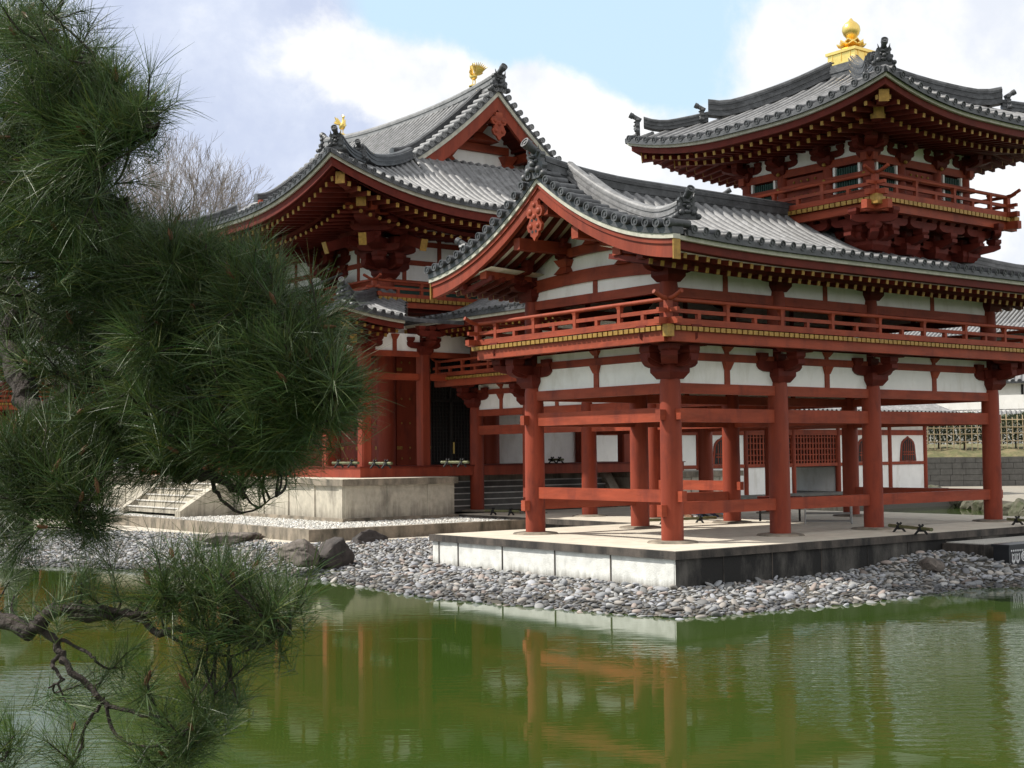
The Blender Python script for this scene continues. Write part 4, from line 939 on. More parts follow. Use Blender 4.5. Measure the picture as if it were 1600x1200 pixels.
    # gables
    for sy in (-1, 1):
        G = GN if sy < 0 else GS; gy = HYC+sy*(B_-G); gw = HYC+sy*(B_-G-1.2); half = A_-4.45
        def gp(k, off=0, y=gy): return Vector((HXC+k, y, pr(A_-abs(k))+off))
        for sx in (-1, 1):
            kk = [sx*half*i/20 for i in range(21)]; o1 = sy*.10; o2 = -sy*.12
            m = MB(); m.sweep([[gp(k, -.10, gy+o1), gp(k, -.10, gy+o2), gp(k, -.26, gy+o2), gp(k, -.26, gy+o1)] for k in kk]); m.build('pale_verge_edge', 'pale', t, smooth=False)
            m = MB(); m.sweep([[gp(k, -.262, gy+sy*.04), gp(k, -.262, gy-sy*.08), gp(k, -.72-.03*abs(k), gy-sy*.08), gp(k, -.72-.03*abs(k), gy+sy*.04)] for k in kk]); m.build('barge_board', 'red', t, smooth=False)
            m = MB(); m.sweep([[gp(k, -.10, gy+sy*.12), gp(k, -.10, gy-sy*.5), gp(k, .0, gy-sy*.5), gp(k, .0, gy+sy*.12)] for k in kk]); m.build('verge_bed', 'tiled', t, smooth=False)
            m = MB(); k = .15
            while k < half+.1:
                c = gp(sx*k, .08, gy+sy*.2); m.cyl(c-Vector((0, sy*.02, 0)), gp(sx*k, .09, gy-sy*.35), .09, n=12); ringcap(m, c, (0, sy, 0), .10, .12); k += .235
            m.build('verge_tiles', 'tile', t)
            m = MB(); P = [gp(sx*half*f*.97+sx*.1, .05+.22*max(0, f-.75)**2/.06, gy-sy*(.72+.12*f*f)) for f in np.linspace(0, 1, 14)]; ridge_stack(m, P, .34, .30); m.build('descending_ridge', 'tiled', t)
        m = MB(); tri = [(k, pr(A_-abs(k))-.3) for k in np.linspace(-half, half, 25)]
        m.prism([(-half, 10.4)]+tri+[(half, 10.4)], (HXC, gw, 0), (1, 0, 0), (0, 0, 1), (0, -sy*.08, 0)); m.build('gable_plaster', 'white', t, smooth=False)
        beam((HXC-half, gw+sy*.05, 11.05), (HXC+half, gw+sy*.05, 11.15), .2, .3, t, name='rainbow_beam'); beam((HXC-1.3, gw+sy*.05, 12.0), (HXC+1.3, gw+sy*.05, 12.0), .2, .26, t, name='rainbow_beam')
        for k in (-1.25, 1.25, 0):
            z = 11.2 if k else 12.15; m = MB(); m.taper(HXC+k, gw+sy*.06, z, z+.35, .55 if not k else .35, .16); m.taper(HXC+k, gw+sy*.06, z+.35, z+.6, .15, .3); m.build('bearing_strut', 'redh', t, smooth=False)
        for k, z in ((0, 12.88), (-1.7, 11.75), (1.7, 11.75)): beam((HXC+k, gw-sy*.5, z), (HXC+k, gy-sy*.1, z), .26, .3, t, name='purlin')
        hp_ = [(0, .42), (.12, .42), (.15, .28), (.26, .26), (.33, .14), (.26, .02), (.17, 0), (.22, -.1), (.28, -.2), (.22, -.32), (.1, -.38), (0, -.52)]
        poly = hp_+[(-x, y) for x, y in hp_[::-1][1:-1]]; c = Vector((HXC, gy+sy*.05, 12.52)); m = MB(); m.prism(poly, c, (1, 0, 0), (0, 0, 1), (0, sy*.08, 0)); cp = m.build('carved_pendant', 'redh', t, smooth=False)
        m = MB()
        for dx, dz, rr in ((.16, .14, .08), (-.16, .14, .08), (.13, -.2, .07), (-.13, -.2, .07), (0, .03, .07)): MB().ball(c+Vector((dx, sy*.08, dz)), rr, .04, rr).build('carved_boss', 'redh', cp)
        m = MB(); m.sweep([[gp(k, -.28, gy-sy*.08), gp(k, -.28, gw)] for k in np.linspace(-half, half, 21)], closed=False); m.build('soffit_boards', 'redd', t, smooth=False)
        m = MB()
        for k in np.arange(-half, half, .32):
            for q in (.5,): a = gp(k, -.34, gy-sy*.1); b = gp(k+.001, -.34, gw); m.bar(a, b, .1, .1)
        m.build('rafter_row', 'redd', t, smooth=False)
        oni((HXC, HYC+sy*(B_-G+.12), 13.62), (0, sy), .9, t)
    m = MB(); Lr = B_-GN; ridge_stack(m, [(HXC, HYC+y, 13.36+.36*(abs(y)/Lr)**2.4) for y in np.linspace(-Lr, B_-GS, 31)], .44, .56); m.build('main_ridge', 'tile', t)
    return t

def phoenix(x, y, z, face, label):
    """gilded bird standing on a ridge, wings raised, tail fanned up"""
    t = thing('golden_phoenix', (x, y, z), label, 'phoenix statue', 'gilded birds on the hall ridge')
    S = .80; f = Vector((0, face, 0)); a = Vector((1, 0, 0)); Z = Vector((0, 0, 1)); o = Vector((x, y, z))
    P = lambda q, w, h: o+f*(q*S)+a*(w*S)+Z*(h*S)
    m = MB(); m.cyl(P(0, 0, 0), P(0, 0, .04), .17, n=16); m.cyl(P(0, 0, .04), P(0, 0, .08), .11, n=14); m.build('plinth', 'goldb', t)
    m = MB()
    for s in (-1, 1):
        m.tube([P(.0, .06*s, .36), P(-.03, .06*s, .22), P(.0, .06*s, .08)], [.035, .018, .018], 8)
        for q in (-.06, 0, .06): m.tube([P(0, .06*s, .09), P(.09, .06*s+q*.7, .075)], [.014, .008], 6)
    m.build('legs', 'goldb', t)
    m = MB(); m.tube([P(-.2, 0, .44), P(-.12, 0, .42), P(.0, 0, .43), P(.1, 0, .50), P(.14, 0, .60), P(.115, 0, .72), P(.10, 0, .82), P(.13, 0, .90), P(.19, 0, .90)], [.03, .09, .125, .11, .07, .048, .042, .055, .03], 12)
    m.tube([P(.17, 0, .905), P(.24, 0, .89), P(.26, 0, .86)], [.028, .014, .003], 8); m.ball(P(.15, 0, .82), .025, .03, .05)
    for k in range(3): m.tube([P(.10, 0, .93), P(.06-.04*k, 0, 1.0-.01*k), P(.0-.05*k, 0, 1.02-.05*k)], [.02, .012, .003], 6)
    m.build('body', 'goldb', t)
    m = MB()
    for k in range(9):
        an = R(88+7*k); L = .50-.015*abs(k-4); w = (k-4)*.022
        pts = [P(-.16, w*.3, .46), P(-.16+.5*L*math.cos(an)-.08, w*1.5, .46+.55*L*math.sin(an)), P(-.16+L*math.cos(an)-.12, w*3, .48+L*math.sin(an))]
        m.tube(pts, [.018, .042, .008], 6)
    m.build('tail', 'goldb', t)
    for s in (-1, 1):
        m = MB()
        for k in range(7):
            an = R(100+12*k); L = .30-.02*k; pts = [P(.04, .1*s, .52), P(.0+.5*L*math.cos(an), (.16+.05*k*.3)*s, .54+.5*L*math.sin(an)), P(-.02+L*math.cos(an), (.24+.02*k)*s, .56+L*math.sin(an))]; m.tube(pts, [.03, .04, .006], 6)
        m.build('wing', 'goldb', t)
    return t

# ------------------------------------------------------------------ rear corridor with cusped windows
def tail_corridor():
    y0, y1 = HYC-1.8, HYC+1.8; xs = [14.6+.3, 18.4, 21.4, 24.2, 27.2, 30.2, 33.88, 36.56]
    t = thing('rear_corridor', (26, y0, -.3), 'long white corridor with red posts, cusped windows and lattices behind the gallery', 'corridor')
    MB().box(15, 27.0, y0+.12, y1, -.08, 3.2).build('unlit_interior_fill', 'dark', t, smooth=False); MB().box(30.3, 36.4, y0+.12, y1, -.08, 3.2).build('unlit_interior_fill', 'dark', t, smooth=False); MB().box(27.0, 30.3, y0+.12, y1, 1.0, 3.2).build('unlit_interior_fill', 'dark', t, smooth=False)  # solid dark blocks stand in for the unlit corridor inside
    for x in xs:
        for y in (y0, y1): column(x, y, -.1, 3.3, .13, t)
    for i in range(7):
        a, b = xs[i]+.11, xs[i+1]-.11; lat = i in (3, 4); opn = i == 4
        if not opn: panel((a, y0), (b, y0), -.1, 1.03, t)
        for z, h in ((1.11, .14), (2.52, .24), (3.25, .16)): beam((a, y0-.01, z), (b, y0-.01, z), .13, h, t)
        panel((a, y0), (b, y0), 2.64, 3.17, t)
        if lat:
            MB().box(a, b, y0+.05, y0+.1, 1.15, 2.42).build('lattice_backing', 'dark', t, smooth=False); m = MB()  # dark sheet painted for the darkness behind the bars
            for x in np.linspace(a, b, 15): m.box(x-.035, x+.035, y0-.03, y0+.03, 1.18, 2.4)
            for z in np.linspace(1.3, 2.3, 5): m.box(a, b, y0-.02, y0+.04, z-.022, z+.022)
            m.build('lattice_window', 'redh', t, smooth=False)
        else:
            panel((a, y0), (b, y0), 1.18, 2.40, t)
            if i in (0, 1, 2, 5, 6):
                c = (a+b)/2; w = .52; oy = y0-.04
                hf = [(.62, 0), (.56, .45), (.52, .75), (.45, .90), (.30, 1.02), (.13, 1.08), (0, 1.17)]
                pl = hf+[(-x, z) for x, z in hf[::-1][1:]]
                if i < 2: continue
                m = MB(); m.prism(pl, (c, oy, 1.19), (1, 0, 0), (0, 0, 1), (0, -.03, 0)); f = m.build('cusped_window', 'red', t, smooth=False)
                m = MB(); m.prism([(x*.8, z*.9) for x, z in pl], (c, oy-.031, 1.22), (1, 0, 0), (0, 0, 1), (0, -.006, 0)); m.build('window_opening', 'dark', f, smooth=False)  # opening is a dark face standing in for the unlit inside
                m = MB()
                for q in (-.3, -.15, 0, .15, .3): m.box(c+q-.018, c+q+.018, oy-.055, oy-.037, 1.22, 2.2-abs(q)*.55)
                for z in (1.5, 1.62): m.box(c-.42, c+.42, oy-.06, oy-.04, z-.02, z+.02)
                m.build('window_bars', 'redh', f, smooth=False)
    panel((xs[-1], y0+.12), (xs[-1], y1), -.1, 3.2, t); panel((30.26, y0+.14), (30.26, y1), -.1, 1.0, t); panel((27.03, y0+.14), (27.03, y1), -.1, 1.0, t)
    m = MB(); m.box(14.9, 27.0, y0-.7, y1+.7, -.5, -.1); m.box(30.4, 37.4, y0-.7, y1+.7, -.5, -.1); m.box(27.0, 30.4, y0-.7, y1+.7, -.22, -.102); m.build('stone_base', 'ashlar', t, smooth=False)
    T = 3.0; zf = lambda u, d: 3.42+.3*d+.06*d*d
    for o, n in (((14.9, HYC-T), (0, 1)), ((14.9, HYC+T), (0, -1))):
        sl = Slope(o, (1, 0), n, zf); tiles(sl, 0, 22.6, .3, lambda u: 0.0, lambda u: T, .075, t, nv=6); eave(sl, 0, 22.6, t, 1.2, sp=.3)
    m = MB(); ridge_stack(m, [(14.9, HYC, 4.8), (37.5, HYC, 4.8)], .36, .45); m.build('main_ridge', 'tiled', t)
    m = MB(); m.prism([(-1.7, 3.2), (1.7, 3.2), (0, 4.7)], (36.6, HYC, 0), (0, 1, 0), (0, 0, 1), (.08, 0, 0)); m.build('gable_plaster', 'white', t, smooth=False)
    return t
# ------------------------------------------------------------------ terraces and ground
def wing_platform():
    t = thing('stone_platform', (-1.65, -1.755, -.9), 'low stone platform with lit white end wall and dark stained flank under the gallery', 'platform')
    X0, Y0, Y1, XE = -1.65, -1.755, 5.86, 13.2
    m = MB(); m.box(X0, XE, Y0, Y1, -.14, -.001); m.box(4.45, 12.8, Y1+.002, 13.6, -.14, -.0015); m.build('cap_stone', 'cap', t, smooth=False)
    m = MB(); m.box(X0+.1, XE-.1, Y0+.1, Y1-.1, -.1, .004); m.box(4.55, 12.7, Y1-.12, 13.5, -.1, .0045); m.build('earth_floor', 'floor', t, smooth=False)
    m = MB(); m.box(X0+.06, X0+.25, Y0+.07, Y1-.06, -1.4, -.139); w = m.build('white_wall', 'plaswhite', t, smooth=False)
    ys = [Y0+.06, .0, 1.62, 3.3, 4.85, Y1-.3]
    for y in ys[1:]: MB().box(X0+.045, X0+.07, y-.012, y+.012, -1.3, -.145).build('wall_joint', 'cap', w, smooth=False)
    for y in (ys[0]+.14, 0+.12, 1.74, 3.42, 4.97): MB().box(X0+.05, X0+.08, y-.1, y+.1, -1.3, -.142).build('wall_pilaster', 'plaswhite', w, smooth=False)
    m = MB(); m.box(X0+.061, XE-.06, Y0+.06, Y0+.25, -1.4, -.1385); m.build('stained_wall', 'sootstone', t, smooth=False)
    for x in (-.4, .9, 2.3, 3.7, 5.0, 6.3, 7.6): MB().box(x-.008, x+.008, Y0+.05, Y0+.07, -1.3, -.142).build('wall_joint', 'cap', t, smooth=False)
    m = MB(); m.box(XE-.25, XE-.061, Y0+.25, Y1-.07, -1.4, -.139); m.box(4.51, 4.7, Y1-.05, 13.5, -1.2, -.139); m.box(X0+.25, 4.6, Y1-.25, Y1-.06, -1.4, -.139); m.box(12.4, 12.7, Y1-.05, 13.5, -1.2, -.139); m.build('inner_wall', 'sootstone', t, smooth=False)
    for x, y in [(x, y) for x in WX for y in (0, WY)] + [(x, y) for x in (6.13, 10.67) for y in CYs[1:]]:
        m = MB(); m._lathe(x, y, [(.50, .0), (.47, .035), (.36, .05), (.3, .052)], 28); m.build('column_base', 'podiumd', t)
    m = MB(); m.box(6.15, 13.1, -2.7, Y0+.04, -1.3, -.22); m.build('side_ledge', 'cap', t, smooth=False)
    m = MB(); m.box(6.3, 13.0, -2.6, Y0+.045, -.3, -.205); m.build('ledge_gravel', 'gravelflat', t, smooth=False)
    return t
def hall_podium():
    t = thing('stone_podium', (.57, 13.24, -.2), 'tall cream stone podium with panelled sides and stairs under the great hall', 'podium')
    x0, x1, y0, y1 = .57, 16.23, 13.24, 30.97; n0, n1, ny = 4.3, 12.5, 15.7
    def slab(z0, z1, e, name, mt):
        m = MB(); m.box(x0-e, x1+e, ny-e, y1+e, z0, z1); m.box(x0-e, n0+e, y0-e, ny-e-.001, z0, z1); m.box(n1-e, x1+e, y0-e, ny-e-.001, z0, z1); return m.build(name, mt, t, smooth=False)
    slab(.90, 1.082, .06, 'cap_stone', 'podiumd'); slab(.02, .90, -.03, 'wall', 'podium'); slab(-.3, .02, .06, 'base_stone', 'podiumd')
    for y in np.arange(y0+.15, y1, 1.52): MB().box(x0+.0, x0+.05, y-.09, y+.09, .02, .898).build('pilaster', 'podium', t, smooth=False)
    for x in list(np.arange(x0+.15, n0, 1.35))+list(np.arange(n1+.1, x1, 1.35)): MB().box(x-.09, x+.09, y0, y0+.05, .02, .898).build('pilaster', 'podium', t, smooth=False)
    m = MB(); m.box(x0-.02, x1+.02, ny-.02, y1+.02, 1.08, 1.087); m.box(x0-.02, n0+.02, y0-.02, ny-.021, 1.08, 1.087); m.build('podium_floor', 'floor', t, smooth=False)
    def stair(o, fw_, sd_, w, n=5, L=1.6):
        o, f, s = Vector(o), Vector(fw_), Vector(sd_); st = MB()
        for i in range(n):
            z = 1.08*(n-i)/(n+1); a = o+f*(L*i/n); b = o+f*(L*(i+1)/n)
            c = (a+b)/2; st.bar((c-s*w/2)+Vector((0, 0, z/2)), (c+s*w/2)+Vector((0, 0, z/2)), L/n-.003, z)
        r = st.build('staircase', 'ashlar' if fw_[1] else 'podium', t, smooth=False)
        nz = MB()
        for i in range(n): z = 1.08*(n-i)/(n+1); a = o+f*(L*(i+1)/n+.012); nz.bar(a-s*w/2+Vector((0, 0, z-.012)), a+s*w/2+Vector((0, 0, z-.012)), .04, .03)
        nz.build('step_nosing', 'nosing', r, smooth=False)
        for q in (-1, 1):
            m = MB(); c = o+s*(q*(w/2+.2)); m.prism([(0, -.1), (0, 1.12), (.15, 1.12), (L+.15, .10), (L+.15, -.1)], c-s*.19, f, (0, 0, 1), s*.38); m.build('stair_cheek', 'podium', r, smooth=False)
    stair((x0-.03, HYC, 0), (-1, 0, 0), (0, 1, 0), 4.0); stair(((n0+n1)/2, ny-.03, 0), (0, -1, 0), (1, 0, 0), n1-n0-1.2, L=.8)
    return t
def gravel_terrace():
    t = thing('gravel_terrace', (-2.25, 10.1, -.4), 'raised bed of white gravel with a stained stone kerb round the podium', 'terrace')
    x0, y0, y1, x1 = -2.25, 10.1, 34.5, 18.5
    for bx in ((x0, x0+.22, y0, y1, -.6, -.045), (x0+.222, 4.45, y0, y0+.22, -.6, -.0455), (12.85, x1, y0, y0+.22, -.6, -.0455)): MB().box(*bx).build('stone_kerb', 'podiumd', t, smooth=False)
    m = MB(); m.box(x0+.2, 4.48, y0+.2, y1, -.4, -.08); m.box(4.4, 12.75, 13.62, y1, -.4, -.083); m.box(12.85, x1, y0+.2, y1, -.4, -.08); m.build('gravel_bed', 'gravelflat', t, smooth=False)
    return t
M['gravelflat'] = None
def gravelflat():
    m = mat('pale gravel bed', (.50, .48, .43), .95, var=.3, scale=40, bump=.8, bscale=25); M['gravelflat'] = m
gravelflat()

def polydist(P, poly, closed=False):
    """distance from points P (n,2) to a polyline, and inside flag for closed ones"""
    q = np.array(poly, float); a = q; b = np.roll(q, -1, 0)
    if not closed: a, b = q[:-1], q[1:]
    D = np.full(len(P), 1e9); ins = np.zeros(len(P), bool)
    for p0, p1 in zip(a, b):
        d = p1-p0; t = np.clip(((P-p0)@d)/(d@d), 0, 1); D = np.minimum(D, np.linalg.norm(P-(p0+t[:, None]*d), axis=1))
        c = ((p0[1] > P[:, 1]) != (p1[1] > P[:, 1])); x = (p1[0]-p0[0])*(P[:, 1]-p0[1])/((p1[1]-p0[1]) if p1[1] != p0[1] else 1e-9)+p0[0]; ins ^= c & (P[:, 0] < x)
    return D, ins
WATER_Z = -.87
SHORE = [(-10, 30), (-9.6, 24), (-9, 19.5), (-7.78, 15.68), (-6.03, 11.88), (-4.55, 9.3), (-4.0, 7.6), (-4.12, 4.75), (-4.45, 1.76), (-3.8, -.93), (-3.44, -2.75), (-3.17, -3.34), (-2.4, -3.62), (-1.49, -3.71), (1.18, -3.96), (4.01, -3.75), (6.0, -4.9), (9, -5.6), (13.5, -5), (14, 3), (14, 12), (17, 18.5), (38.2, 18.6), (38.2, 26), (18, 27), (18, 36), (14, 46), (-4, 48), (-7, 40)]
INNER = [(-7.4, 30), (-6.6, 24), (-5.05, 21), (-3.46, 18.26), (-2.75, 14.39), (-3.0, 11.0), (-2.9, 9.6), (-1.42, 9.19), (.74, 9.2), (.9, 7.0), (.2, 6.2), (-1.5, 5.9), (-1.6, -1.7), (5.2, -1.7), (6.2, -2.8), (6.2, -3.9), (12.8, -3.6), (13, 4), (13, 12), (16.6, 19), (37.5, 19.3), (37.5, 25.3), (17, 26), (17, 35), (13, 44), (-3, 46), (-5.5, 40)]
def land_level(P):
    near = 1/(1+np.exp((P[:, 1]-6.6)*2.2)); base = -.34*(1-near) + -.64*near
    mound = np.exp(-(((P[:, 0]-5.3)/1.5)**2+((P[:, 1]+2.2)/.9)**2)); return base+.30*mound*near
def ground_z(P):
    P = np.asarray(P, float); dw, iw = polydist(P, SHORE, True); di, ii = polydist(P, INNER, True)
    f = np.clip(dw/(dw+di+1e-6), 0, 1); f = np.where(ii, 1, f); lv = land_level(P)
    return np.where(iw, WATER_Z+(lv-WATER_Z)*f**.85, WATER_Z-.3*np.minimum(dw, 3))
def island():
    xs = np.arange(-12, 41, .3); ys = np.arange(-8, 50, .3); gx, gy = np.meshgrid(xs, ys, indexing='ij'); P = np.c_[gx.ravel(), gy.ravel()]
    z = ground_z(P); V = np.c_[P, z]; nx, ny = len(xs), len(ys); i, j = np.meshgrid(np.arange(nx-1), np.arange(ny-1), indexing='ij'); a = (i*ny+j).ravel(); F = np.c_[a, a+ny, a+ny+1, a+1]
    tag(fast_mesh('sand_ground', V, F, 'sand', smooth=True), 'pale raked sand ground of the temple island', 'ground', kind='structure')
    m = MB(); m.add([(-900, -900, WATER_Z-1.6), (900, -900, WATER_Z-1.6), (900, 900, WATER_Z-1.6), (-900, 900, WATER_Z-1.6)], [(0, 1, 2, 3)]); tag(m.build('pond_bed', 'soil'), 'muddy ground under the pond', 'ground', kind='structure')
    m = MB(); m.add([(-110, -110, WATER_Z), (120, -110, WATER_Z), (120, 130, WATER_Z), (-110, 130, WATER_Z)], [(0, 1, 2, 3)]); tag(m.build('pond_water', 'water'), 'murky green pond with small wind ripples', 'water', kind='structure')
def pebble_proto(n):
    """a few squashed lumpy stones: unit verts and quads/tris"""
    out = []
    for k in range(n):
        bm = bmesh.new(); bmesh.ops.create_icosphere(bm, subdivisions=2 if n > 4 else 1, radius=1)
        a, b = rng.uniform(.55, .9), rng.uniform(.28, .46); ph = [rng.uniform(0, 6) for _ in range(6)]
        V = []
        for v in bm.verts:
            c = v.co.normalized(); s = 1+.13*math.sin(2.3*c.x+ph[0])*math.sin(2.1*c.y+ph[1])+.09*math.sin(3.1*c.z+ph[2]+2*c.x)
            V.append((c.x*s, c.y*s*a, c.z*s*b))
        F = [[v.index for v in f.verts] for f in bm.faces]; bm.free(); out.append((np.array(V), np.array(F)))
    return out
def rots(yaw, tx, ty):
    n = len(yaw); cz, sz = np.cos(yaw), np.sin(yaw); cx, sx = np.cos(tx), np.sin(tx); cy, sy = np.cos(ty), np.sin(ty)
    Rz = np.zeros((n, 3, 3)); Rz[:, 0, 0] = cz; Rz[:, 0, 1] = -sz; Rz[:, 1, 0] = sz; Rz[:, 1, 1] = cz; Rz[:, 2, 2] = 1
    Rx = np.zeros((n, 3, 3)); Rx[:, 0, 0] = 1; Rx[:, 1, 1] = cx; Rx[:, 1, 2] = -sx; Rx[:, 2, 1] = sx; Rx[:, 2, 2] = cx
    Ry = np.zeros((n, 3, 3)); Ry[:, 1, 1] = 1; Ry[:, 0, 0] = cy; Ry[:, 0, 2] = sy; Ry[:, 2, 0] = -sy; Ry[:, 2, 2] = cy
    return Rz@Rx@Ry
def scatter(name, P, size, protos, mt, tints, tilt=.3, squash=1.0):
    n = len(P); Rm = rots(nrg.uniform(0, 6.3, n), nrg.normal(0, tilt, n), nrg.normal(0, tilt, n)); which = nrg.integers(0, len(protos), n); Vs, Fs, Ts = [], [], []; o = 0
    for k, (V, F) in enumerate(protos):
        idx = np.where(which == k)[0]
        if not len(idx): continue
        W = np.einsum('nij,vj->nvi', Rm[idx], V)*size[idx][:, None, None]+P[idx][:, None, :]; nv = len(V)
        Vs.append(W.reshape(-1, 3)); Fs.append((F[None]+(np.arange(len(idx))*nv)[:, None, None]).reshape(-1, F.shape[1])+o); Ts.append(np.repeat(tints[idx], nv, 0)); o += len(idx)*nv
    return fast_mesh(name, np.vstack(Vs), np.vstack(Fs), mt, np.vstack(Ts), smooth=True)
def stone_tints(n):
    b = nrg.uniform(.42, 1.2, n)[:, None]; pal = np.array([[1, 1, 1.0], [.95, .97, 1.05], [1.06, .98, .9], [1.12, .93, .84], [.82, .85, .9]]); return b*pal[nrg.choice(5, n, p=[.4, .28, .16, .05, .11])]
def shore_stones():
    P = []
    box = [(-10, 15), (-6.5, 31)]
    Q = np.c_[nrg.uniform(-10, 9, 180000), nrg.uniform(-6.5, 31, 180000)]
    dw, iw = polydist(Q, SHORE, True); di, ii = polydist(Q, INNER, True)
    ok = ((~ii) & iw) | ((~iw) & (dw < .22)) | (ii & (di < .10) & (Q[:, 1] > 6.5)); ok |= ii & (di < .06)
    ok &= ~((Q[:, 0] > -1.62) & (Q[:, 0] < 13) & (Q[:, 1] > -1.72) & (Q[:, 1] < 5.83))
    Q = Q[ok]; z = ground_z(Q)
    # keep a spacing that grows with stone size
    n = len(Q); size = np.where(Q[:, 1] < 7.5, .036+.085*nrg.uniform(0, 1, n)**2.2, .033+.050*nrg.uniform(0, 1, n)**1.7); keep = np.zeros(n, bool); grid = {}
    for i in range(n):
        gx, gy = int(Q[i, 0]/.12+1000), int(Q[i, 1]/.12+1000); good = True
        for a in (-1, 0, 1):
            for b in (-1, 0, 1):
                for j in grid.get((gx+a, gy+b), ()):
                    if (Q[i, 0]-Q[j, 0])**2+(Q[i, 1]-Q[j, 1])**2 < (.62*(size[i]+size[j]))**2: good = False; break
        if good: keep[i] = True; grid.setdefault((gx, gy), []).append(i)
    Q, z, size = Q[keep], z[keep], size[keep]; P = np.c_[Q, z+size*.22]; n = len(P)
    tn = stone_tints(n); protos = pebble_proto(8)
    wet = (P[:, 2] < WATER_Z+.095); tn[wet] *= .5
    # the 250 that look largest stand as single stones
    d = np.linalg.norm(P-np.array(CAM), axis=1); fr = (P[:, 0] > -4.6) & (P[:, 0] < 5) & (P[:, 1] < 6.5); score = np.where(fr, size/d, 0); big = np.argsort(-score)[:250]; mask = np.ones(n, bool); mask[big] = False
    o = scatter('cobble_shore', P[mask], size[mask], protos, 'cobble', tn[mask]); tag(o, 'bank of rounded grey river cobbles sloping into the pond', 'cobbles', kind='stuff')
    meshes = []
    for k, (V, F) in enumerate(protos):
        for q in range(3):
            me = fast_mesh('tmp', V, F, 'cobble', np.repeat(stone_tints(1), len(V), 0), smooth=True); m_ = me.data; m_.name = 'shore_cobble'; bpy.data.objects.remove(me); meshes.append(m_)
    for i in big:
        ob = bpy.data.objects.new('shore_cobble', rng.choice(meshes)); C.objects.link(ob); ob.location = P[i]; ob.scale = (size[i],)*3; ob.rotation_euler = (rng.gauss(0, .3), rng.gauss(0, .3), rng.uniform(0, 6.3))
        tag(ob, 'one of the larger grey cobbles in the bank below the white platform wall', 'cobble', 'larger cobbles below the platform')
    # gravel on the terrace and in loose patches
    G = np.c_[nrg.uniform(-2.0, 4.3, 14000), nrg.uniform(10.35, 31, 14000)]; G = G[~((G[:, 0] > .45) & (G[:, 1] > 13.1)) & ~((G[:, 0] > -1.3) & (abs(G[:, 1]-HYC) < 2.6))]
    G = G[:9000]; n = len(G); s = nrg.uniform(.03, .06, n); o = scatter('terrace_gravel', np.c_[G, np.full(n, -.07)], s, pebble_proto(3), 'gravel', stone_tints(n)*.5+.6); tag(o, 'small white pebbles on the raised bed beside the podium', 'gravel', kind='stuff')
def rock(loc, sx, sy, sz, seed, mt, label, rot=0, taper=0):
    r_ = random.Random(seed); bm = bmesh.new(); bmesh.ops.create_icosphere(bm, subdivisions=4, radius=1); pl = []
    for _ in range(13):
        d = Vector((r_.gauss(0, 1), r_.gauss(0, 1), r_.gauss(0, .8)+.25)).normalized(); pl.append((d, r_.uniform(.52, .88)))
    from mathutils import noise
    for v in bm.verts:
        c = v.co.normalized(); k = 1.0
        for d, h in pl:
            q = c.dot(d)
            if q > .05: k = min(k, h/q)
        k *= 1+.09*noise.noise(c*3+Vector((seed, 0, 0)))+.06*noise.noise(c*8+Vector((seed, 0, 0)))+.03*noise.noise(c*21+Vector((seed, 0, 0)))
        q = 1-taper*max(0, c.z*k+.2); v.co = Vector((c.x*k*sx*q+taper*.25*sx*c.z*k, c.y*k*sy*q, c.z*k*sz*(1+.5*taper)))
    me = bpy.data.meshes.new('garden_rock'); bm.to_mesh(me); bm.free(); me.shade_smooth(); me.set_sharp_from_angle(angle=R(30)); me.materials.append(M[mt]); ob = bpy.data.objects.new('garden_rock', me); C.objects.link(ob); ob.location = loc; ob.rotation_euler = (0, 0, rot)
    return tag(ob, label, 'rock')
def onray(x, y, z):
    d = fw*FPX+rt*(x-800)+up*(600-y); return CAM+d*((z-CAM.z)/d.z)
def rocks():
    for (px, py, z, sx, sy, sz, sd_, mt, lb) in (
        (524, 866, -.42, .56, .44, .36, 5, 'rock', 'large dark pointed rock at the edge of the cobbles'), (468, 868, -.42, .62, .60, .34, 11, 'rockp', 'mottled brown rock left of the dark pointed rock'),
        (576, 847, -.36, .72, .45, .30, 23, 'rock', 'low dark rock right of the pointed rock below the kerb'), (362, 846, -.36, .85, .6, .26, 31, 'rockp', 'flat mottled rock lying alone on the sand edge'),
        (1452, 888, -.6, .32, .3, .2, 41, 'rockp', 'rough brown rock on the shaded cobbles by the platform flank')):
        p = onray(px, py, z); rock((p.x, p.y, z+sz*.2), sx, sy, sz, sd_, mt, lb, -.72 if sd_ == 5 else sd_*.7, .42 if sd_ == 5 else 0)
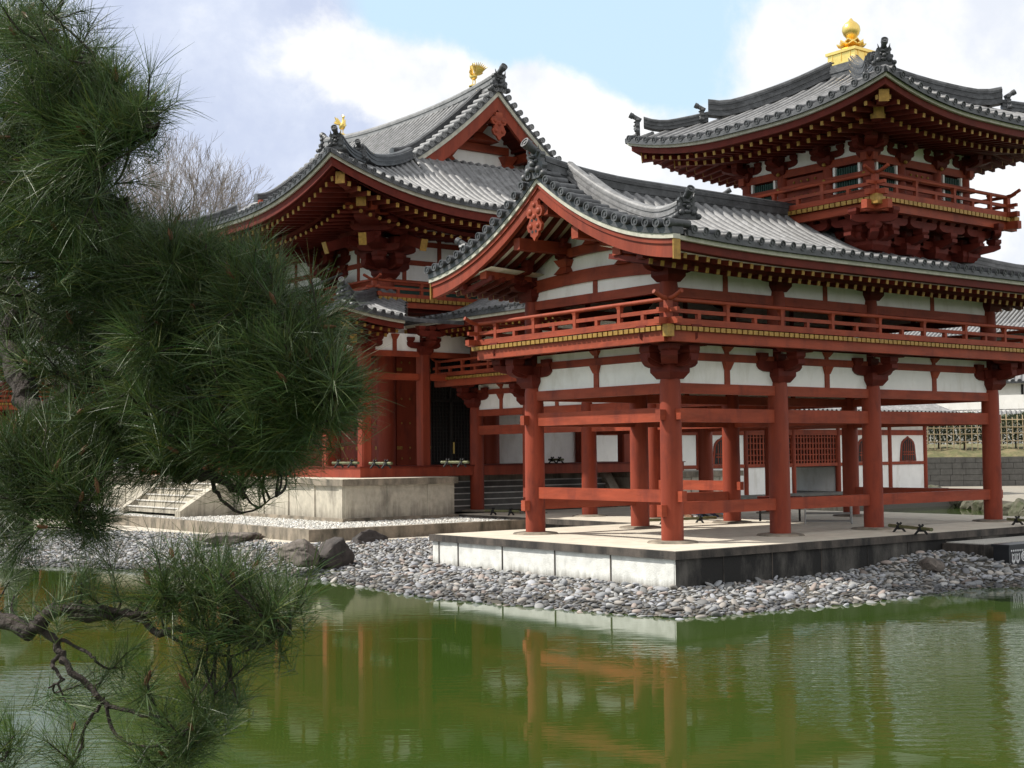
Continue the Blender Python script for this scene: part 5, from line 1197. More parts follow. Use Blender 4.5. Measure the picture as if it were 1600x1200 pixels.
# ------------------------------------------------------------------ small things
def barrier(p, q, label, base=0.0, tilt=0):
    p, q = Vector(p), Vector(q); t = thing('bamboo_barrier', (p.x, p.y, base), label, 'barrier', 'low bamboo barriers on trestles'); d = (q-p); L = d.length; d.normalize(); z = Vector((0, 0, 1)); s = d.cross(z)
    m = MB(); n = 7; pts = []; rs = []
    for i in range(n*3+1):
        f = i/(n*3); pts.append(p+d*(L*f)+z*.12); rs.append(.034 if i % 3 else .039)
    m.tube(pts, rs, 10); m.build('bamboo_pole', 'bamboo', t)
    for f in (.24, .76):
        c = p+d*(L*f); m = MB()
        for a in (-1, 1): m.bar(c+s*.14*a+z*.0, c-s*.05*a+z*.2, .035, .035)
        m.bar(c+z*.10-s*.05, c+z*.10+s*.05, .10, .09); m.build('trestle', 'rope', t, smooth=False)
    return t
def small_things():
    barrier((5.84, -.63, 0), (5.11, -2.2, 0), 'green bamboo barrier on the shaded floor at the flank edge, by the third post'); barrier((9.7, -1.0, 0), (9.1, -2.4, 0), 'bamboo barrier cut by the right edge of the photo behind the far post')
    barrier((3.94, 4.9, 0), (6.0, 4.62, 0), 'long bamboo barrier on the sunlit floor behind the near corner post'); barrier((4.72, 12.39, 0), (5.1, 11.3, 0), 'short bamboo barrier at the foot of the side stair')
    for (px0, px1, py, lb) in ((520, 560, 728, 'bamboo barrier on the veranda between the two front corner posts'), (578, 612, 729, 'bamboo barrier on the veranda just right of the hall corner post'), (690, 732, 727, 'bamboo barrier on the veranda before the dark lattice doors'), (858, 880, 722, 'short bamboo barrier on the veranda before the white wall panel')):
        a, b = onray(px0, py, 1.45), onray(px1, py, 1.45); barrier((a.x, a.y, 1.41), (b.x, b.y, 1.41), lb, 1.41)
    # steel frame stand
    t = thing('display_stand', (7.0, 2.0, 0), 'small grey steel tube stand on the gallery floor between the middle posts', 'stand'); a, b = Vector((6.72, 2.42, .01)), Vector((7.42, 1.62, .01)); d = (b-a).normalized(); s = Vector((-d.y, d.x, 0))*-.5; z = Vector((0, 0, 1)); m = MB()
    for c in (a, b, a-s, b-s): m.cyl(c, c+z*.42, .018, n=8)
    m.build('legs', 'steel', t); m = MB()
    for h in (.06, .24, .42):
        for p, q in ((a, b), (b, b-s), (b-s, a-s), (a-s, a)): m.cyl(p+z*h, q+z*h, .014, n=8)
    m.build('rails', 'steel', t)
    t = thing('wooden_bench', (7.2, 3.7, 0), 'dark wooden trestle bench behind the second front post', 'bench'); a, b = Vector((6.93, 4.02, 0)), Vector((7.55, 3.30, 0)); d = (b-a).normalized(); s = Vector((-d.y, d.x, 0))
    MB().bar(a-d*.06+z*.6, b+d*.06+z*.6, .36, .05).build('seat', 'redd', t, smooth=False); m = MB()
    for c in (a, b):
        for q in (-.14, .14): m.bar(c+s*q+z*.02, c+s*q*.8+z*.57, .05, .05)
        m.bar(c-s*.14+z*.2, c+s*.14+z*.2, .04, .05)
    m.build('legs', 'dark', t, smooth=False)
    # visitors' shoes left by the steps
    cols = [('brown', (.22, .11, .05)), ('white', (.7, .7, .7)), ('blue', (.08, .16, .35)), ('black', (.02, .02, .022)), ('grey', (.25, .25, .26)), ('navy', (.03, .04, .09)), ('tan', (.4, .28, .16)), ('pale blue', (.45, .55, .65))]
    for i in range(8):
        nm, c = cols[i]; M['shoe'] = mat('shoe '+nm, c, .6, var=.1); px = 1078+8.0*i; p = onray(px, 806, .03); q = thing('pair_of_shoes', (p.x, p.y, .006), nm+' pair of shoes in the row behind the near corner post', 'shoes', 'shoes in a row on the gallery floor')
        for k in (-1, 1):
            o = Vector((p.x+.065*k, p.y+.02*k, .006)); m = MB()
            secs = [[o+Vector((w*math.cos(a), y, .0+h*max(0, math.sin(a)))) for a in np.linspace(0, math.pi, 7)] for y, w, h in ((-.14, .02, .02), (-.12, .042, .05), (-.05, .046, .07), (.03, .04, .10), (.10, .04, .115), (.14, .034, .11), (.15, .01, .05))]
            m.sweep(secs); m.build('shoe', 'shoe', q)
    # black box with white ornament at the pond edge
    t = thing('black_panel_box', (6.17, -3.2, -.8), 'black box painted with white pendants and a swirl, on cobbles at the right edge', 'box')
    X0, X1, yA, yB, z0, z1 = 6.17, 7.9, -3.25, -2.9, -.85, -.24
    MB().box(X0, X1, yA, yB, z0, z1).build('body', 'black', t, smooth=False); m = MB(); m.box(X0-.03, X1+.03, yA-.03, yB+.03, z1, z1+.05); m.build('lid', 'black', t, smooth=False)
    m = MB(); y = yA-.004; W_2 = .016
    def drop(x):
        pts = [Vector((x-.045, y, -.37)), Vector((x-.045, y, -.50)), Vector((x, y, -.56)), Vector((x+.045, y, -.50)), Vector((x+.045, y, -.37))]
        for a, b in zip(pts[:-1], pts[1:]): m.bar(a, b, .008, .04)
        m.ball((x, y, -.40), .018, .006, .018)
    for k in range(3): drop(X0+.15+.15*k if k < 2 else X0+.80)
    for k in range(18): m.ball((X0+.09+.075*k, y, -.315), .022, .008, .022, 10, 6)
    def swirl(cx):
        pr = None
        for k in range(28):
            a = k*.5; r = .115-.0037*k; c = Vector((cx+r*math.cos(a), y, -.45+r*math.sin(a)))
            if pr is not None: m.bar(pr, c, .008, .026)
            pr = c
    swirl(X0+.53); swirl(X0+1.1); drop(X0+1.35)
    m.build('white_ornament', 'paintw', t, smooth=False)
    # stone lantern at the left edge, behind the pine
    p = onray(18, 824, -.2); x, yy = p.x, p.y; t = thing('stone_lantern', (x, yy, -.34), 'old grey stone lantern on a slab at the left edge, mostly behind the pine', 'lantern')
    def lp(name, prof, n, par=t): m = MB(); m._lathe(x, yy, prof, n); return m.build(name, 'ashlar', par)
    lp('base', [(.62, -.4), (.62, -.16), (.55, -.16), (.45, -.02), (.3, .05)], 8); lp('shaft', [(.19, .05), (.17, .5), (.2, .55), (.17, .6), (.18, 1.05)], 16); lp('platform', [(.2, 1.05), (.45, 1.18), (.47, 1.26), (.3, 1.26)], 6)
    lp('fire_box', [(.26, 1.26), (.28, 1.66)], 6); lp('roof', [(.3, 1.66), (.66, 1.72), (.64, 1.80), (.35, 1.95), (.12, 2.08)], 6); lp('jewel', [(.1, 2.08), (.16, 2.16), (.13, 2.26), (.02, 2.36)], 14)

# ------------------------------------------------------------------ far bank on the right
def far_side():
    far = [(22, 4.5), (26, 7.3), (30.5, 12.2), (34, 16.3), (42.5, 24), (50, 31), (70, 50), (78, 90), (30, 125), (-60, 130), (-95, 125)]
    out = [(60, -60), (150, -60), (260, 0), (320, 60), (330, 120), (330, 200), (320, 320), (200, 500), (60, 520), (-120, 520), (-260, 460)]
    m = MB(); o = []
    for (a, b), (c, d) in zip(far, out): o += [(a, b, -1.2), (a+.15, b-.1, -.38), (c, d, -.36)]
    m.v = o
    for i in range(len(far)-1):
        for k in (0, 1): m.f.append((i*3+k, i*3+k+1, i*3+k+4, i*3+k+3))
    m.build('far_bank', 'sand').update_tag(); tag(bpy.data.objects['far_bank'], 'pale gravel ground on the far side of the pond', 'ground', kind='structure')
    # low mossy boulders along the far water edge
    k = 0
    for (a, b), (c, d) in zip(far[:5], far[1:6]):
        n = int(math.hypot(c-a, d-b)/1.15)
        for i in range(n):
            f = (i+.5)/n; s = rng.uniform(.4, .75); k += 1; r_ = rock((a+(c-a)*f, b+(d-b)*f, -.72), s, s*.8, s*rng.uniform(.6, .85), 100+k, 'bankrock', 'low mossy boulder lining the far edge of the pond', rng.uniform(0, 6)); r_['group'] = 'mossy boulders along the far bank'
    # retaining wall
    A, B = Vector((40.2, 33.4, -.4)), Vector((60.5, 17.2, -.4)); d = (B-A).normalized(); nrm = Vector((d.y, -d.x, 0)); 
    if nrm.dot(CAM-A) < 0: nrm = -nrm
    L = (B-A).length
    w = thing('retaining_wall', A, 'shadow-darkened grey ashlar retaining wall under the bamboo fence across the pond', 'wall'); z = 0.0
    MB().bar(A-nrm*.5+Vector((0, 0, .8)), B-nrm*.5+Vector((0, 0, .8)), .7, 1.6).build('wall_core', 'sootstone', w, smooth=False)
    m = MB()
    for row in range(5):
        h = .335; x = -rng.uniform(0, .6)
        while x < L:
            ln = rng.uniform(.55, 1.15); a = A+d*max(0, x)+Vector((0, 0, .17+row*h)); b = A+d*min(L, x+ln-.02)+Vector((0, 0, .17+row*h))
            if (b-a).length > .1: pr = rng.uniform(.0, .035); m.bar(a-nrm*(.12-pr), b-nrm*(.12-pr), .24, h-.02)
            x += ln
    m.build('stone_courses', 'ashlar', w, smooth=False)
    # bank above the wall, fence, hedge
    top = 1.32
    m = MB(); secs = [[A+d*x-nrm*q+Vector((0, 0, zz+.06*math.sin(x*1.7+q)+.05*math.sin(x*4.1))) for q, zz in ((-.02, 1.60), (.25, 1.72), (1.2, 1.95), (2.6, 2.15), (6, 2.3), (60, 3))] for x in np.linspace(-6, L+14, 120)]
    m.sweep(secs, closed=False); tag(m.build('grass_bank', 'grass'), 'rough sunlit grass strip above the retaining wall', 'bank', kind='structure')
    F0 = A-nrm*2.0+Vector((0, 0, 2.0)); t = thing('bamboo_fence', F0, 'open grid fence of dry bamboo canes on the grass bank across the pond', 'fence')
    m = MB(); x = 0; i = 0
    while x < L+6:
        h = 2.02+rng.uniform(-.12, .12); q = rng.uniform(-.04, .04); m.tube([F0+d*x+Vector((0, 0, -.1)), F0+d*(x+q)+Vector((0, 0, h))], [.032, .026], 6); x += .34+rng.uniform(-.06, .06); i += 1
    m.build('upright_canes', 'bamboof', t); m = MB()
    for h in (.55, 1.0, 1.35, 1.78): m.tube([F0+d*q+nrm*.05+Vector((0, 0, h+.02*math.sin(q))) for q in np.linspace(0, L+6, 40)], [.028]*40, 6)
    m.build('cross_canes', 'bamboof', t)
    # hedge
    H0 = A-nrm*3.0+Vector((0, 0, 2.0)); n = 17000; x = nrg.uniform(-3, L*.62, n); q = nrg.normal(0, .33, n); hz_ = nrg.uniform(.1, 1, n)**.7*(2.15+.12*np.sin(x*2.1)+.08*np.sin(x*5.3)); P = np.array(H0)+x[:, None]*np.array(d)-q[:, None]*np.array(nrm)+np.c_[np.zeros(n), np.zeros(n), hz_]
    t = thing('hedge', H0, 'clipped green hedge behind the bamboo fence', 'hedge'); leaves(P, .09, 'hedge', 'foliage', t)
    m = MB()
    for q_ in np.arange(0, L*.6, 1.5): c = H0+d*q_; m.tube([c+Vector((0, 0, -.3)), c+Vector((.05, 0, .9)), c+Vector((0, .1, 1.7))], [.06, .045, .02], 6)
    m.build('stems', 'bark', t)
    # white temple wall with tile coping, and roofs beyond
    W0 = onray(1505, 690, 1.6); W0 = at(1540, 690, 92); W1 = at(1800, 690, 88); W0.z = W1.z = 1.6; dv = (W1-W0).normalized(); W0 = W0-dv*6; t = thing('white_garden_wall', W0, 'white plastered garden wall with a grey tile coping at the right edge', 'wall')
    MB().bar(W0+Vector((0, 0, 1.9)), W1+Vector((0, 0, 1.9)), .4, 3.6).build('wall', 'white', t, smooth=False)
    nv = Vector((dv.y, -dv.x, 0)); nv = nv if nv.dot(CAM-W0) > 0 else -nv
    sl = Slope((W0.x+nv.x*.75, W0.y+nv.y*.75), (dv.x, dv.y), (-nv.x, -nv.y), lambda u, dd: 3.78+.75*dd); tiles(sl, 0, (W1-W0).length, .3, lambda u: 0.0, lambda u: .8, .09, t, nv=4)
    m = MB(); ridge_stack(m, [W0+Vector((0, 0, 2.7)), W1+Vector((0, 0, 2.7))], .4, .4); m.build('coping_ridge', 'tiled', t)
    # big tiled roof far behind
    def far_roof(x0, y0, x1, y1, dist, label, zl, rise, run, sp, wallh, ratio=.94, wm='white'):
        a, b = at(x0, y0, dist), at(x1, y1, dist*ratio); b.z = a.z; dv = (b-a).normalized(); nv = Vector((dv.y, -dv.x, 0)); nv = nv if nv.dot(CAM-a) > 0 else -nv
        t = thing('tiled_roof_building', (a.x, a.y, 2.0), label, 'building'); L = (b-a).length
        c = Vector((a.x, a.y, 0))-nv*1.2; e = Vector((b.x, b.y, 0))-nv*1.2
        MB().bar(c+Vector((0, 0, 2+(a.z-2)/2-.1)), e+Vector((0, 0, 2+(a.z-2)/2-.1)), .3, a.z-2).build('wall', wm, t, smooth=False)
        for s in np.arange(1, L, 2.2): q = c+dv*s+nv*.16; MB().bar(q+Vector((0, 0, 2)), q+Vector((0, 0, a.z-.2)), .16, .16, (dv.x, dv.y, 0)).build('post', 'dark', t, smooth=False)
        z0 = a.z; sl = Slope((a.x, a.y), (dv.x, dv.y), (-nv.x, -nv.y), lambda u, dd: z0+rise/run*dd*(.85+.15*dd/run)); tiles(sl, 0, L, sp, lambda u: 0.0, lambda u: run, .13, t, nv=5)
        b2 = MB(); b2.sweep([[sl.p(u, dd)+Vector((0, 0, -.12)) for dd in (0, run)] for u in (0, L)], closed=False); b2.build('eave_board', 'dark', t, smooth=False)
        pk = a-nv*run; pk2 = b-nv*run; m = MB(); ridge_stack(m, [(pk.x, pk.y, z0+rise), (pk2.x, pk2.y, z0+rise)], .5, .6); m.build('main_ridge', 'tiled', t)
        m = MB(); m.prism([(0, z0-.1), (run*1.9, z0-.1), (run, z0+rise)], (a.x, a.y, 0), (-nv.x, -nv.y, 0), (0, 0, 1), tuple(dv*.2)); m.build('gable_plaster', 'white', t, smooth=False)
        m = MB(); m.prism([(run*1.0, z0-.1), (run*2, z0-.1), (run, z0+rise)], (b.x, b.y, 0), (-nv.x, -nv.y, 0), (0, 0, 1), tuple(dv*-L)); m.build('rear_roof', 'tile', t, smooth=False)
    far_roof(1362, 536, 1850, 545, 120, 'large grey striped tile roof beyond the gallery at the right edge', 0, 6.0, 9.5, .40, 5, .84, 'ashlar')
    far_roof(1420, 600, 1800, 600, 98, 'lower tiled roof of a white building above the garden wall', 0, 1.2, 3.0, .45, 3)

def leaves(P, size, mt, name, parent, up_bias=0, tint=None):
    n = len(P); a = nrg.normal(size=(n, 3)); a /= np.linalg.norm(a, axis=1)[:, None]; b = nrg.normal(size=(n, 3)); b -= (b*a).sum(1)[:, None]*a; b /= np.linalg.norm(b, axis=1)[:, None]; s = size*nrg.uniform(.6, 1.4, n)[:, None]
    V = np.stack([P-a*s, P+b*s*.45, P+a*s, P-b*s*.45], 1).reshape(-1, 3); F = np.arange(4*n).reshape(-1, 4); tn = nrg.uniform(.55, 1.4, n)[:, None]*np.array([1, 1, 1]) if tint is None else tint
    return fast_mesh(name, V, F, mt, np.repeat(tn, 4, 0), parent=parent)

def bare_tree(x, y, z, H, seed, label, spread=1.0):
    r_ = random.Random(seed); t = thing('bare_tree', (x, y, z), label, 'tree', 'leafless trees behind the hall'); mb, tw = MB(), MB()
    def grow(p, d, L, rad, lv):
        rad = max(rad, .013)
        pts = [p]; rs = [rad]; q = p
        for k in range(3): d = (d+Vector((r_.gauss(0, .10), r_.gauss(0, .10), r_.gauss(.05, .06)))).normalized(); q = q+d*(L/3); pts.append(q); rs.append(rad*(1-.2*(k+1)/3)*(.55 if (lv >= 6 and k == 2) else 1))
        (mb if lv < 4 else tw).tube(pts, rs, 6 if lv < 3 else 3, cap=False)
        if lv >= 8: return
        for k in range(3 if (lv < 5 or r_.random() < .5) else 2):
            ax = Vector((r_.gauss(0, 1), r_.gauss(0, 1), r_.gauss(0, 1))).normalized(); ang = r_.uniform(.25, .62)*spread
            nd = (d+d.cross(ax).normalized()*math.tan(ang)).normalized(); nd = (nd+Vector((0, 0, .06))).normalized(); st = pts[-1] if k else pts[-2]; grow(st, nd, L*r_.uniform(.64, .84), rs[-1]*(.78 if k == 1 else .6), lv+1)
    grow(Vector((x, y, z)), Vector((0, 0, 1)), H*.26, H*.018, 0)
    mb.build('trunk', 'twig', t); tw.build('crown', 'twig', t)
def dense_tree(x, y, z, H, Wd, seed, label, n=9000):
    r_ = np.random.default_rng(seed); t = thing('evergreen_tree', (x, y, z), label, 'tree', 'evergreen trees beyond the far wing'); m = MB(); m.tube([(x, y, z-.3), (x+.1, y, z+H*.5), (x, y+.1, z+H*.9)], [H*.03, H*.02, .03], 8); cl = []
    for k in range(34):
        a = r_.uniform(0, 6.3); f = r_.uniform(.2, 1); rr = Wd*math.sqrt(max(.05, 1-(f*1.6-.75)**2))*r_.uniform(.3, 1)*.8; c = (x+rr*math.cos(a), y+rr*math.sin(a), z+H*f*.95); cl.append(c); m.tube([(x, y, z+H*f*.6), c], [.08, .02], 5)
    m.build('trunk', 'bark', t); cl = np.array(cl); w = r_.integers(0, len(cl), n); P = cl[w]+r_.normal(size=(n, 3))*np.array([Wd*.17, Wd*.17, H*.05]); tn = (r_.uniform(.5, 1.5, len(cl))[w]*r_.uniform(.7, 1.3, n))[:, None]*np.ones(3); leaves(P, .28, 'far', 'crown', t, tint=tn)

# ------------------------------------------------------------------ the near pine
LIMBS = [  # (x px, y px, metres ahead, radius m)
    [(-420, 1500, 4.6, .17), (-330, 1100, 4.6, .15), (-260, 820, 4.5, .135), (-180, 640, 4.4, .12), (-120, 470, 4.3, .10), (-150, 250, 4.2, .08), (-130, 40, 4.1, .06), (-100, -180, 4.1, .035)],
    [(-180, 640, 4.4, .085), (-60, 540, 4.2, .075), (10, 540, 4.1, .068), (32, 600, 4.0, .062), (60, 648, 3.95, .058), (120, 672, 3.9, .052), (190, 700, 3.8, .045), (270, 735, 3.7, .034), (330, 742, 3.6, .024), (385, 775, 3.55, .014)],
    [(10, 540, 4.1, .05), (28, 470, 4.1, .045), (8, 400, 4.15, .04), (45, 320, 4.1, .032), (30, 240, 4.05, .024), (70, 150, 4.0, .016)],
    [(-60, 540, 4.2, .05), (40, 512, 4.1, .043), (110, 515, 4.0, .038), (160, 500, 3.95, .033), (230, 508, 3.85, .027), (300, 500, 3.75, .02), (390, 470, 3.65, .012)],
    [(60, 648, 3.95, .04), (130, 600, 3.85, .034), (215, 575, 3.75, .028), (250, 545, 3.65, .023), (290, 480, 3.6, .016), (330, 440, 3.55, .009)],
    [(190, 700, 3.8, .03), (280, 690, 3.65, .026), (370, 668, 3.5, .02), (450, 650, 3.4, .015), (520, 625, 3.35, .009)],
    [(300, 500, 3.75, .014), (370, 520, 3.6, .012), (430, 500, 3.5, .009), (470, 480, 3.45, .006)],
    [(8, 400, 4.15, .026), (80, 420, 4.0, .022), (160, 395, 3.8, .018), (190, 360, 3.7, .012), (200, 310, 3.65, .007)],
    [(-150, 250, 4.2, .05), (-40, 215, 4.0, .04), (50, 205, 3.8, .03), (130, 215, 3.6, .021), (210, 218, 3.5, .014), (238, 212, 3.45, .010), (250, 190, 3.42, .006)],
    [(-130, 40, 4.1, .045), (-40, 50, 3.9, .03), (20, 30, 3.8, .02), (80, 30, 3.75, .012), (105, -20, 3.7, .007)],
    [(50, 205, 3.8, .02), (90, 150, 3.7, .014), (120, 100, 3.65, .009), (150, 85, 3.6, .005)],
    [(-180, 640, 4.4, .06), (-80, 690, 4.1, .045), (0, 745, 3.8, .034), (80, 785, 3.6, .024), (140, 790, 3.5, .014)],
    # low branch over the water
    [(-330, 1100, 4.6, .09), (-200, 985, 4.0, .07), (-80, 968, 3.7, .058), (0, 972, 3.5, .050), (55, 980, 3.42, .045), (85, 955, 3.4, .040), (140, 960, 3.38, .032), (205, 965, 3.34, .024), (250, 985, 3.3, .020), (330, 993, 3.28, .017), (400, 1012, 3.25, .012), (450, 985, 3.22, .007)],
    [(85, 955, 3.4, .03), (160, 952, 3.36, .022), (215, 962, 3.32, .014), (265, 945, 3.28, .009)],
    [(60, 980, 3.42, .028), (85, 1000, 3.4, .025), (95, 1022, 3.38, .022), (112, 1048, 3.36, .020), (150, 1082, 3.34, .018), (165, 1100, 3.33, .015), (205, 1112, 3.3, .011), (250, 1122, 3.28, .008)],
    [(165, 1100, 3.33, .012), (178, 1145, 3.3, .010), (215, 1165, 3.28, .008), (290, 1168, 3.25, .005)],
    [(158, 1100, 3.33, .012), (135, 1130, 3.32, .011), (125, 1175, 3.3, .010), (100, 1215, 3.3, .009)],
    [(95, 1022, 3.38, .014), (80, 1040, 3.36, .012), (98, 1062, 3.34, .010), (75, 1075, 3.33, .005)],
    [(250, 985, 3.3, .012), (300, 1010, 3.28, .009), (360, 1025, 3.24, .006), (420, 1005, 3.2, .004)],
    [(95, 1000, 3.4, .012), (140, 1022, 3.36, .009), (150, 1035, 3.34, .004)],
    [(-330, 1300, 4.6, .06), (-150, 1260, 3.6, .03), (-40, 1210, 3.3, .014), (10, 1180, 3.25, .007)],
    [(80, 785, 3.6, .014), (100, 805, 3.55, .009), (112, 820, 3.52, .007), (140, 818, 3.48, .004)],
    [(330, 742, 3.6, .012), (345, 780, 3.55, .008), (385, 800, 3.52, .005), (430, 775, 3.5, .003)]]
# foliage pads: (centre x, centre y, half width, half height, metres, spread in depth, shoots)
PADS = [(40, 90, 90, 90, 3.85, .4, 46), (115, 140, 75, 60, 3.7, .3, 34), (190, 165, 40, 45, 3.55, .2, 12), (20, 230, 80, 70, 3.9, .4, 36), (112, 235, 78, 45, 3.65, .3, 32), (225, 190, 22, 24, 3.45, .08, 5),
        (40, 330, 90, 60, 3.9, .4, 38), (105, 320, 72, 52, 3.75, .3, 34), (165, 385, 66, 45, 3.7, .3, 34), (60, 430, 110, 50, 4.0, .4, 34), (275, 400, 56, 36, 3.65, .25, 22), (310, 440, 60, 50, 3.6, .25, 34), (380, 450, 50, 45, 3.5, .2, 26),
        (180, 470, 110, 50, 3.8, .35, 42), (280, 530, 110, 50, 3.65, .3, 52), (400, 540, 80, 55, 3.5, .25, 50), (470, 560, 55, 45, 3.4, .2, 26), (530, 615, 35, 38, 3.33, .12, 13), (90, 560, 100, 40, 4.0, .35, 26),
        (300, 620, 130, 50, 3.65, .3, 58), (430, 630, 80, 45, 3.45, .22, 38), (180, 680, 120, 45, 3.75, .3, 44), (330, 675, 115, 38, 3.6, .25, 42), (430, 690, 45, 35, 3.5, .15, 20), (60, 710, 95, 55, 3.75, .3, 44), (390, 750, 36, 20, 3.52, .12, 4),
        (110, 755, 70, 28, 3.6, .2, 18), (10, 780, 60, 45, 3.7, .2, 22), (140, 820, 30, 12, 3.48, .08, 5), (20, 850, 30, 20, 3.6, .1, 6), (250, 728, 70, 18, 3.6, .15, 8),
        (235, 925, 30, 22, 3.32, .08, 6), (285, 905, 40, 28, 3.3, .1, 13), (335, 910, 42, 30, 3.26, .1, 14), (385, 925, 40, 32, 3.24, .1, 11), (440, 935, 30, 42, 3.21, .08, 9), (350, 975, 80, 18, 3.27, .08, 11), (440, 1000, 26, 18, 3.2, .06, 4),
        (80, 925, 70, 24, 3.42, .12, 8), (155, 925, 28, 22, 3.36, .08, 4), (10, 930, 30, 25, 3.5, .1, 5),
        (330, 1085, 50, 36, 3.25, .1, 12), (265, 1130, 45, 24, 3.27, .08, 8), (190, 1055, 46, 20, 3.33, .08, 6), (325, 1160, 48, 18, 3.25, .1, 8), (90, 1085, 22, 16, 3.34, .06, 3), (130, 1185, 42, 14, 3.3, .08, 5), (230, 1190, 56, 12, 3.27, .08, 7), (10, 1170, 26, 33, 3.25, .08, 7)]
def pine():
    base = at(-420, 1500, 4.6); base.z = -1.2; t = thing('pine_tree', base, 'dark green long-needled pine leaning in over the water from the left edge', 'tree')
    r_ = random.Random(21); nodes = []; mb = MB(); n_tr = 0
    def curve(pts, k=5):
        out = []
        for i in range(len(pts)-1):
            p0, p1, p2, p3 = (Vector(pts[max(0, i-1)]), Vector(pts[i]), Vector(pts[i+1]), Vector(pts[min(len(pts)-1, i+2)]))
            for j in range(k):
                f = j/k; out.append(.5*((2*p1)+(p2-p0)*f+(2*p0-5*p1+4*p2-p3)*f*f+(3*p1-p0-3*p2+p3)*f**3))
        out.append(Vector(pts[-1])); return out
    for li, lb in enumerate(LIMBS):
        W = [at(x, y, d) for x, y, d, r in lb]
        if li == 0: W = [base]+W; rr = [.2]+[r for *_, r in lb]
        else: rr = [r for *_, r in lb]
        c = curve(W); rs = []
        for i in range(len(c)): f = i/5; k = min(int(f), len(rr)-2); rs.append((rr[k]+(rr[k+1]-rr[k])*(f-k))*r_.uniform(.88, 1.14)*(.58 if lb[-1][1] < 850 or li == 0 else .42))
        c = [p+Vector((r_.gauss(0, 1), r_.gauss(0, 1), r_.gauss(0, 1)))*((.006 if rs[0] > .03 else .0022) if i else 0) for i, p in enumerate(c)]
        m = MB(); m.tube(c, rs, 12 if rs[0] > .03 else 8); (m.build('trunk', 'bark', t) if li == 0 else m.build('limb', 'bark', t))
        nodes += [(p, r) for p, r in zip(c, rs) if r < .06]
    NP = np.array([list(p) for p, _ in nodes])
    tw = MB(); shoots = []
    for (cx, cy, hw, hh, dist, ds, n) in PADS:
        for _ in range(max(2, int(n*(1.35 if (cx < 260 and 400 < cy < 740) else 1.4 if cy < 840 else .68)))):
            while True:
                a, b = r_.uniform(-1, 1), r_.uniform(-1, 1)
                if a*a+b*b <= 1: break
            tip = at(cx+a*hw, cy+b*hh, dist+r_.uniform(-ds, ds)+(.08 if (cx < 260 and 400 < cy < 740) else 0)); dd = np.linalg.norm(NP-np.array(tip), axis=1); cand = np.argsort(dd)[:6]; j = int(cand[r_.randrange(min(6, len(cand)))]); s = nodes[j][0]
            L = (tip-s).length
            if L > .75: 
                j = int(cand[0]); s = nodes[j][0]; L = (tip-s).length
            out = (tip-s).normalized() if L > .02 else Vector((0, 0, 1)); mid = (s+tip)/2+Vector((r_.gauss(0, .04), r_.gauss(0, .04), r_.gauss(-.04, .04)))*min(1, L*2); r0 = min(.008, .003+.009*L)
            c = curve([s, mid, tip], 4); tw.tube(c, [r0*(1-.6*i/8)*r_.uniform(.85, 1.2) for i in range(9)], 5, cap=False)
            ax = (out*.7+Vector((r_.gauss(0, .45), r_.gauss(0, .45), (.6 if cy < 840 else .9)+r_.gauss(0, .35)))).normalized(); shoots.append((tip, ax)); NP_new = None
            # a side shoot
            if r_.random() < .55:
                q = c[5]; ax2 = (ax+Vector((r_.gauss(0, .7), r_.gauss(0, .7), r_.gauss(.1, .4)))).normalized(); e = q+ax2*r_.uniform(.05, .12); tw.tube([q, e], [r0*.6, r0*.4], 4, cap=False); shoots.append((e, ax2))
    tw.build('twigs', 'bark', t)
    P = np.array([list(s[0]) for s in shoots]); A = np.array([list(s[1]) for s in shoots]); ns = len(P); K = 72
    idx = np.repeat(np.arange(ns), K); n = len(idx); ax = A[idx]; r1 = nrg.normal(size=(n, 3)); r1 -= (r1*ax).sum(1)[:, None]*ax; r1 /= np.linalg.norm(r1, axis=1)[:, None]
    along = nrg.uniform(-.10, .015, n)
    ang = np.radians(np.clip(nrg.normal(36, 18, n)-along*200, 4, 95)); dv = ax*np.cos(ang)[:, None]+r1*np.sin(ang)[:, None]
    L = nrg.uniform(.075, .13, n)*np.repeat(nrg.uniform(.8, 1.15, ns), K); o = P[idx]+ax*along[:, None]; w = .00066
    side = np.cross(dv, nrg.normal(size=(n, 3))); side /= np.linalg.norm(side, axis=1)[:, None]; sag = np.zeros((n, 3)); sag[:, 2] = -L*nrg.uniform(.02, .14, n); mid = o+dv*(L*.55)[:, None]+sag*.3; tip = o+dv*L[:, None]+sag
    V = np.stack([o-side*w, o+side*w, mid+side*w, mid-side*w, tip+side*w*.25, tip-side*w*.25], 1).reshape(-1, 3); b = np.arange(n)*6; F = np.vstack([np.c_[b, b+1, b+2, b+3], np.c_[b+3, b+2, b+4, b+5]])
    sh = nrg.uniform(.8, 1.15, ns)[idx]*nrg.uniform(.5, 1.5, n); yel = nrg.uniform(0, 1, n) < .06; tn = sh[:, None]*np.where(yel[:, None], np.array([1.7, 1.2, .8]), np.array([1, 1, 1])+np.array([.15, 0, -.05])*nrg.normal(0, 1, (n, 1))); fast_mesh('needles', V, F, 'needle', np.repeat(np.clip(tn, .1, 3), 6, 0), parent=t)
    bd = MB(); k = 0
    for (p, a_) in sorted(shoots, key=lambda q: (q[0]-CAM).length):
        if r_.random() < .12:
            h = r_.uniform(.016, .036); one = MB() if k < 100 else bd; one.tube([p-a_*.012, p+a_*h*.4, p+a_*h], [.0045, .0062, .0015], 6); k += 1
            if k <= 100: one.build('candle_bud', 'bud', t)
    if bd.v: bd.build('candle_buds', 'bud', t)['kind'] = 'stuff'
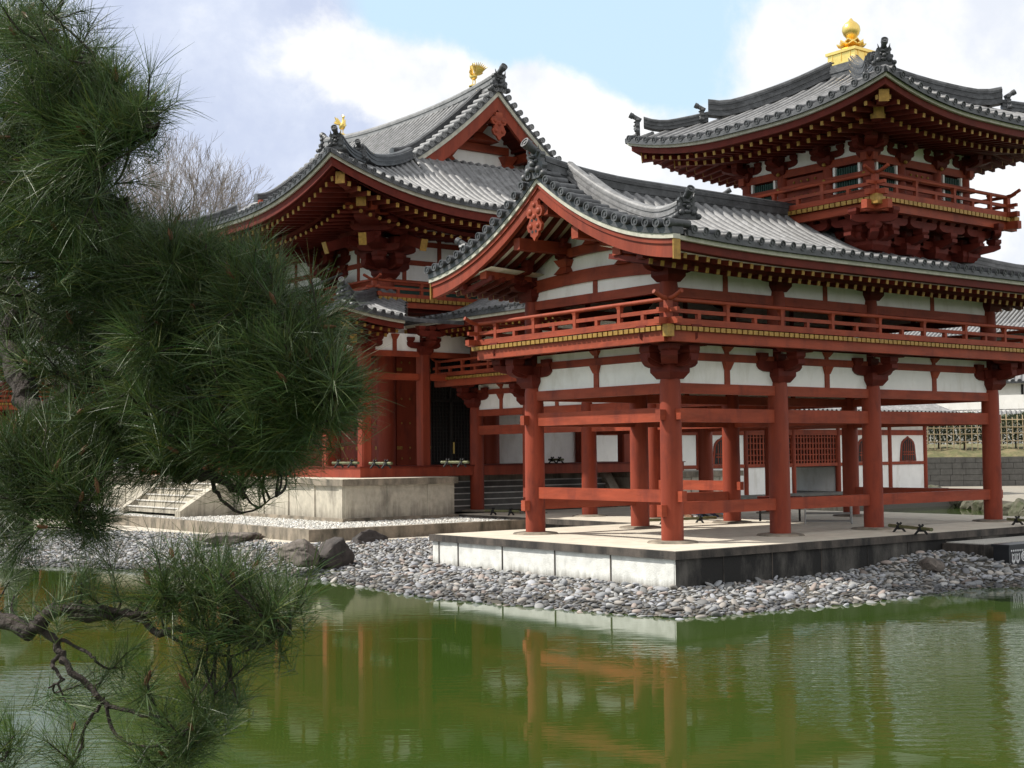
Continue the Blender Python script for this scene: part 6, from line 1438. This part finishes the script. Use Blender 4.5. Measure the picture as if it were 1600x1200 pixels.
# ------------------------------------------------------------------ put it together
M['bankrock'] = stone('mossy bank rock', (.09, .085, .06), (.04, .05, .018), .45, .65, 3)
island()
wing_platform(); hall_podium(); gravel_terrace()
wg = wing_gallery(); ct = corner_tower(); temple_hall(); tail_corridor()
def mirror(o, label, y):
    c = copy_tree(o); c.location.y = 2*HYC-o.location.y; c.scale = (1, -1, 1); c['label'] = label; return c
w2 = mirror(wg, 'far twin of the red gallery, half hidden behind the pine at the left', 0); c2 = mirror(ct, 'far twin of the corner tower, hidden behind the pine at the left', 0)
p = MB(); p2 = thing('far_platform', (-1.65, 2*HYC-5.9, -.9), 'far stone platform under the gallery behind the pine', 'platform')
m = MB(); m.box(-1.65, 13, 2*HYC-5.86, 2*HYC+1.75, -.14, -.001); m.box(4.45, 12.8, 31.0, 2*HYC-5.87, -.14, -.0015); m.build('cap_stone', 'cap', p2, smooth=False)
m = MB(); m.box(-1.55, 12.9, 2*HYC-5.8, 2*HYC+1.7, -1.3, -.139); m.box(4.55, 12.7, 31.03, 2*HYC-5.9, -1.3, -.139); m.build('wall', 'plaswhite', p2, smooth=False)
phoenix(HXC, HYC-4.40, 14.10, 1, 'gilded phoenix at the near end of the main ridge, by the gable peak'); phoenix(HXC, HYC+4.25, 14.10, -1, 'gilded phoenix at the far end of the main ridge, left of the long ridge')
shore_stones(); rocks(); small_things(); far_side()
for px, d, H, s_, sd_, lb in ((318, 112, 30.0, 1.0, 4, 'tall leafless tree with a rounded crown, right of the pair behind the hall eave'), (246, 118, 31.5, 1.0, 9, 'leafless tree left of the rounded bare crown, against the pine'), (190, 122, 27, 1.0, 14, 'leafless tree mostly covered by the pine needles')):
    q = at(px, 700, d); bare_tree(q.x, q.y, 0.3, H, sd_, lb, s_)
for px, d, H, W2, sd_, lb in ((15, 105, 16, 6, 3, 'brownish evergreen seen through the pine at the left edge'), (110, 108, 13, 6, 5, 'rounded evergreen behind the far gallery'), (-60, 100, 18, 7, 8, 'tall evergreen beyond the left edge')):
    q = at(px, 700, d); dense_tree(q.x, q.y, 0.2, H, W2, sd_, lb)
pine()
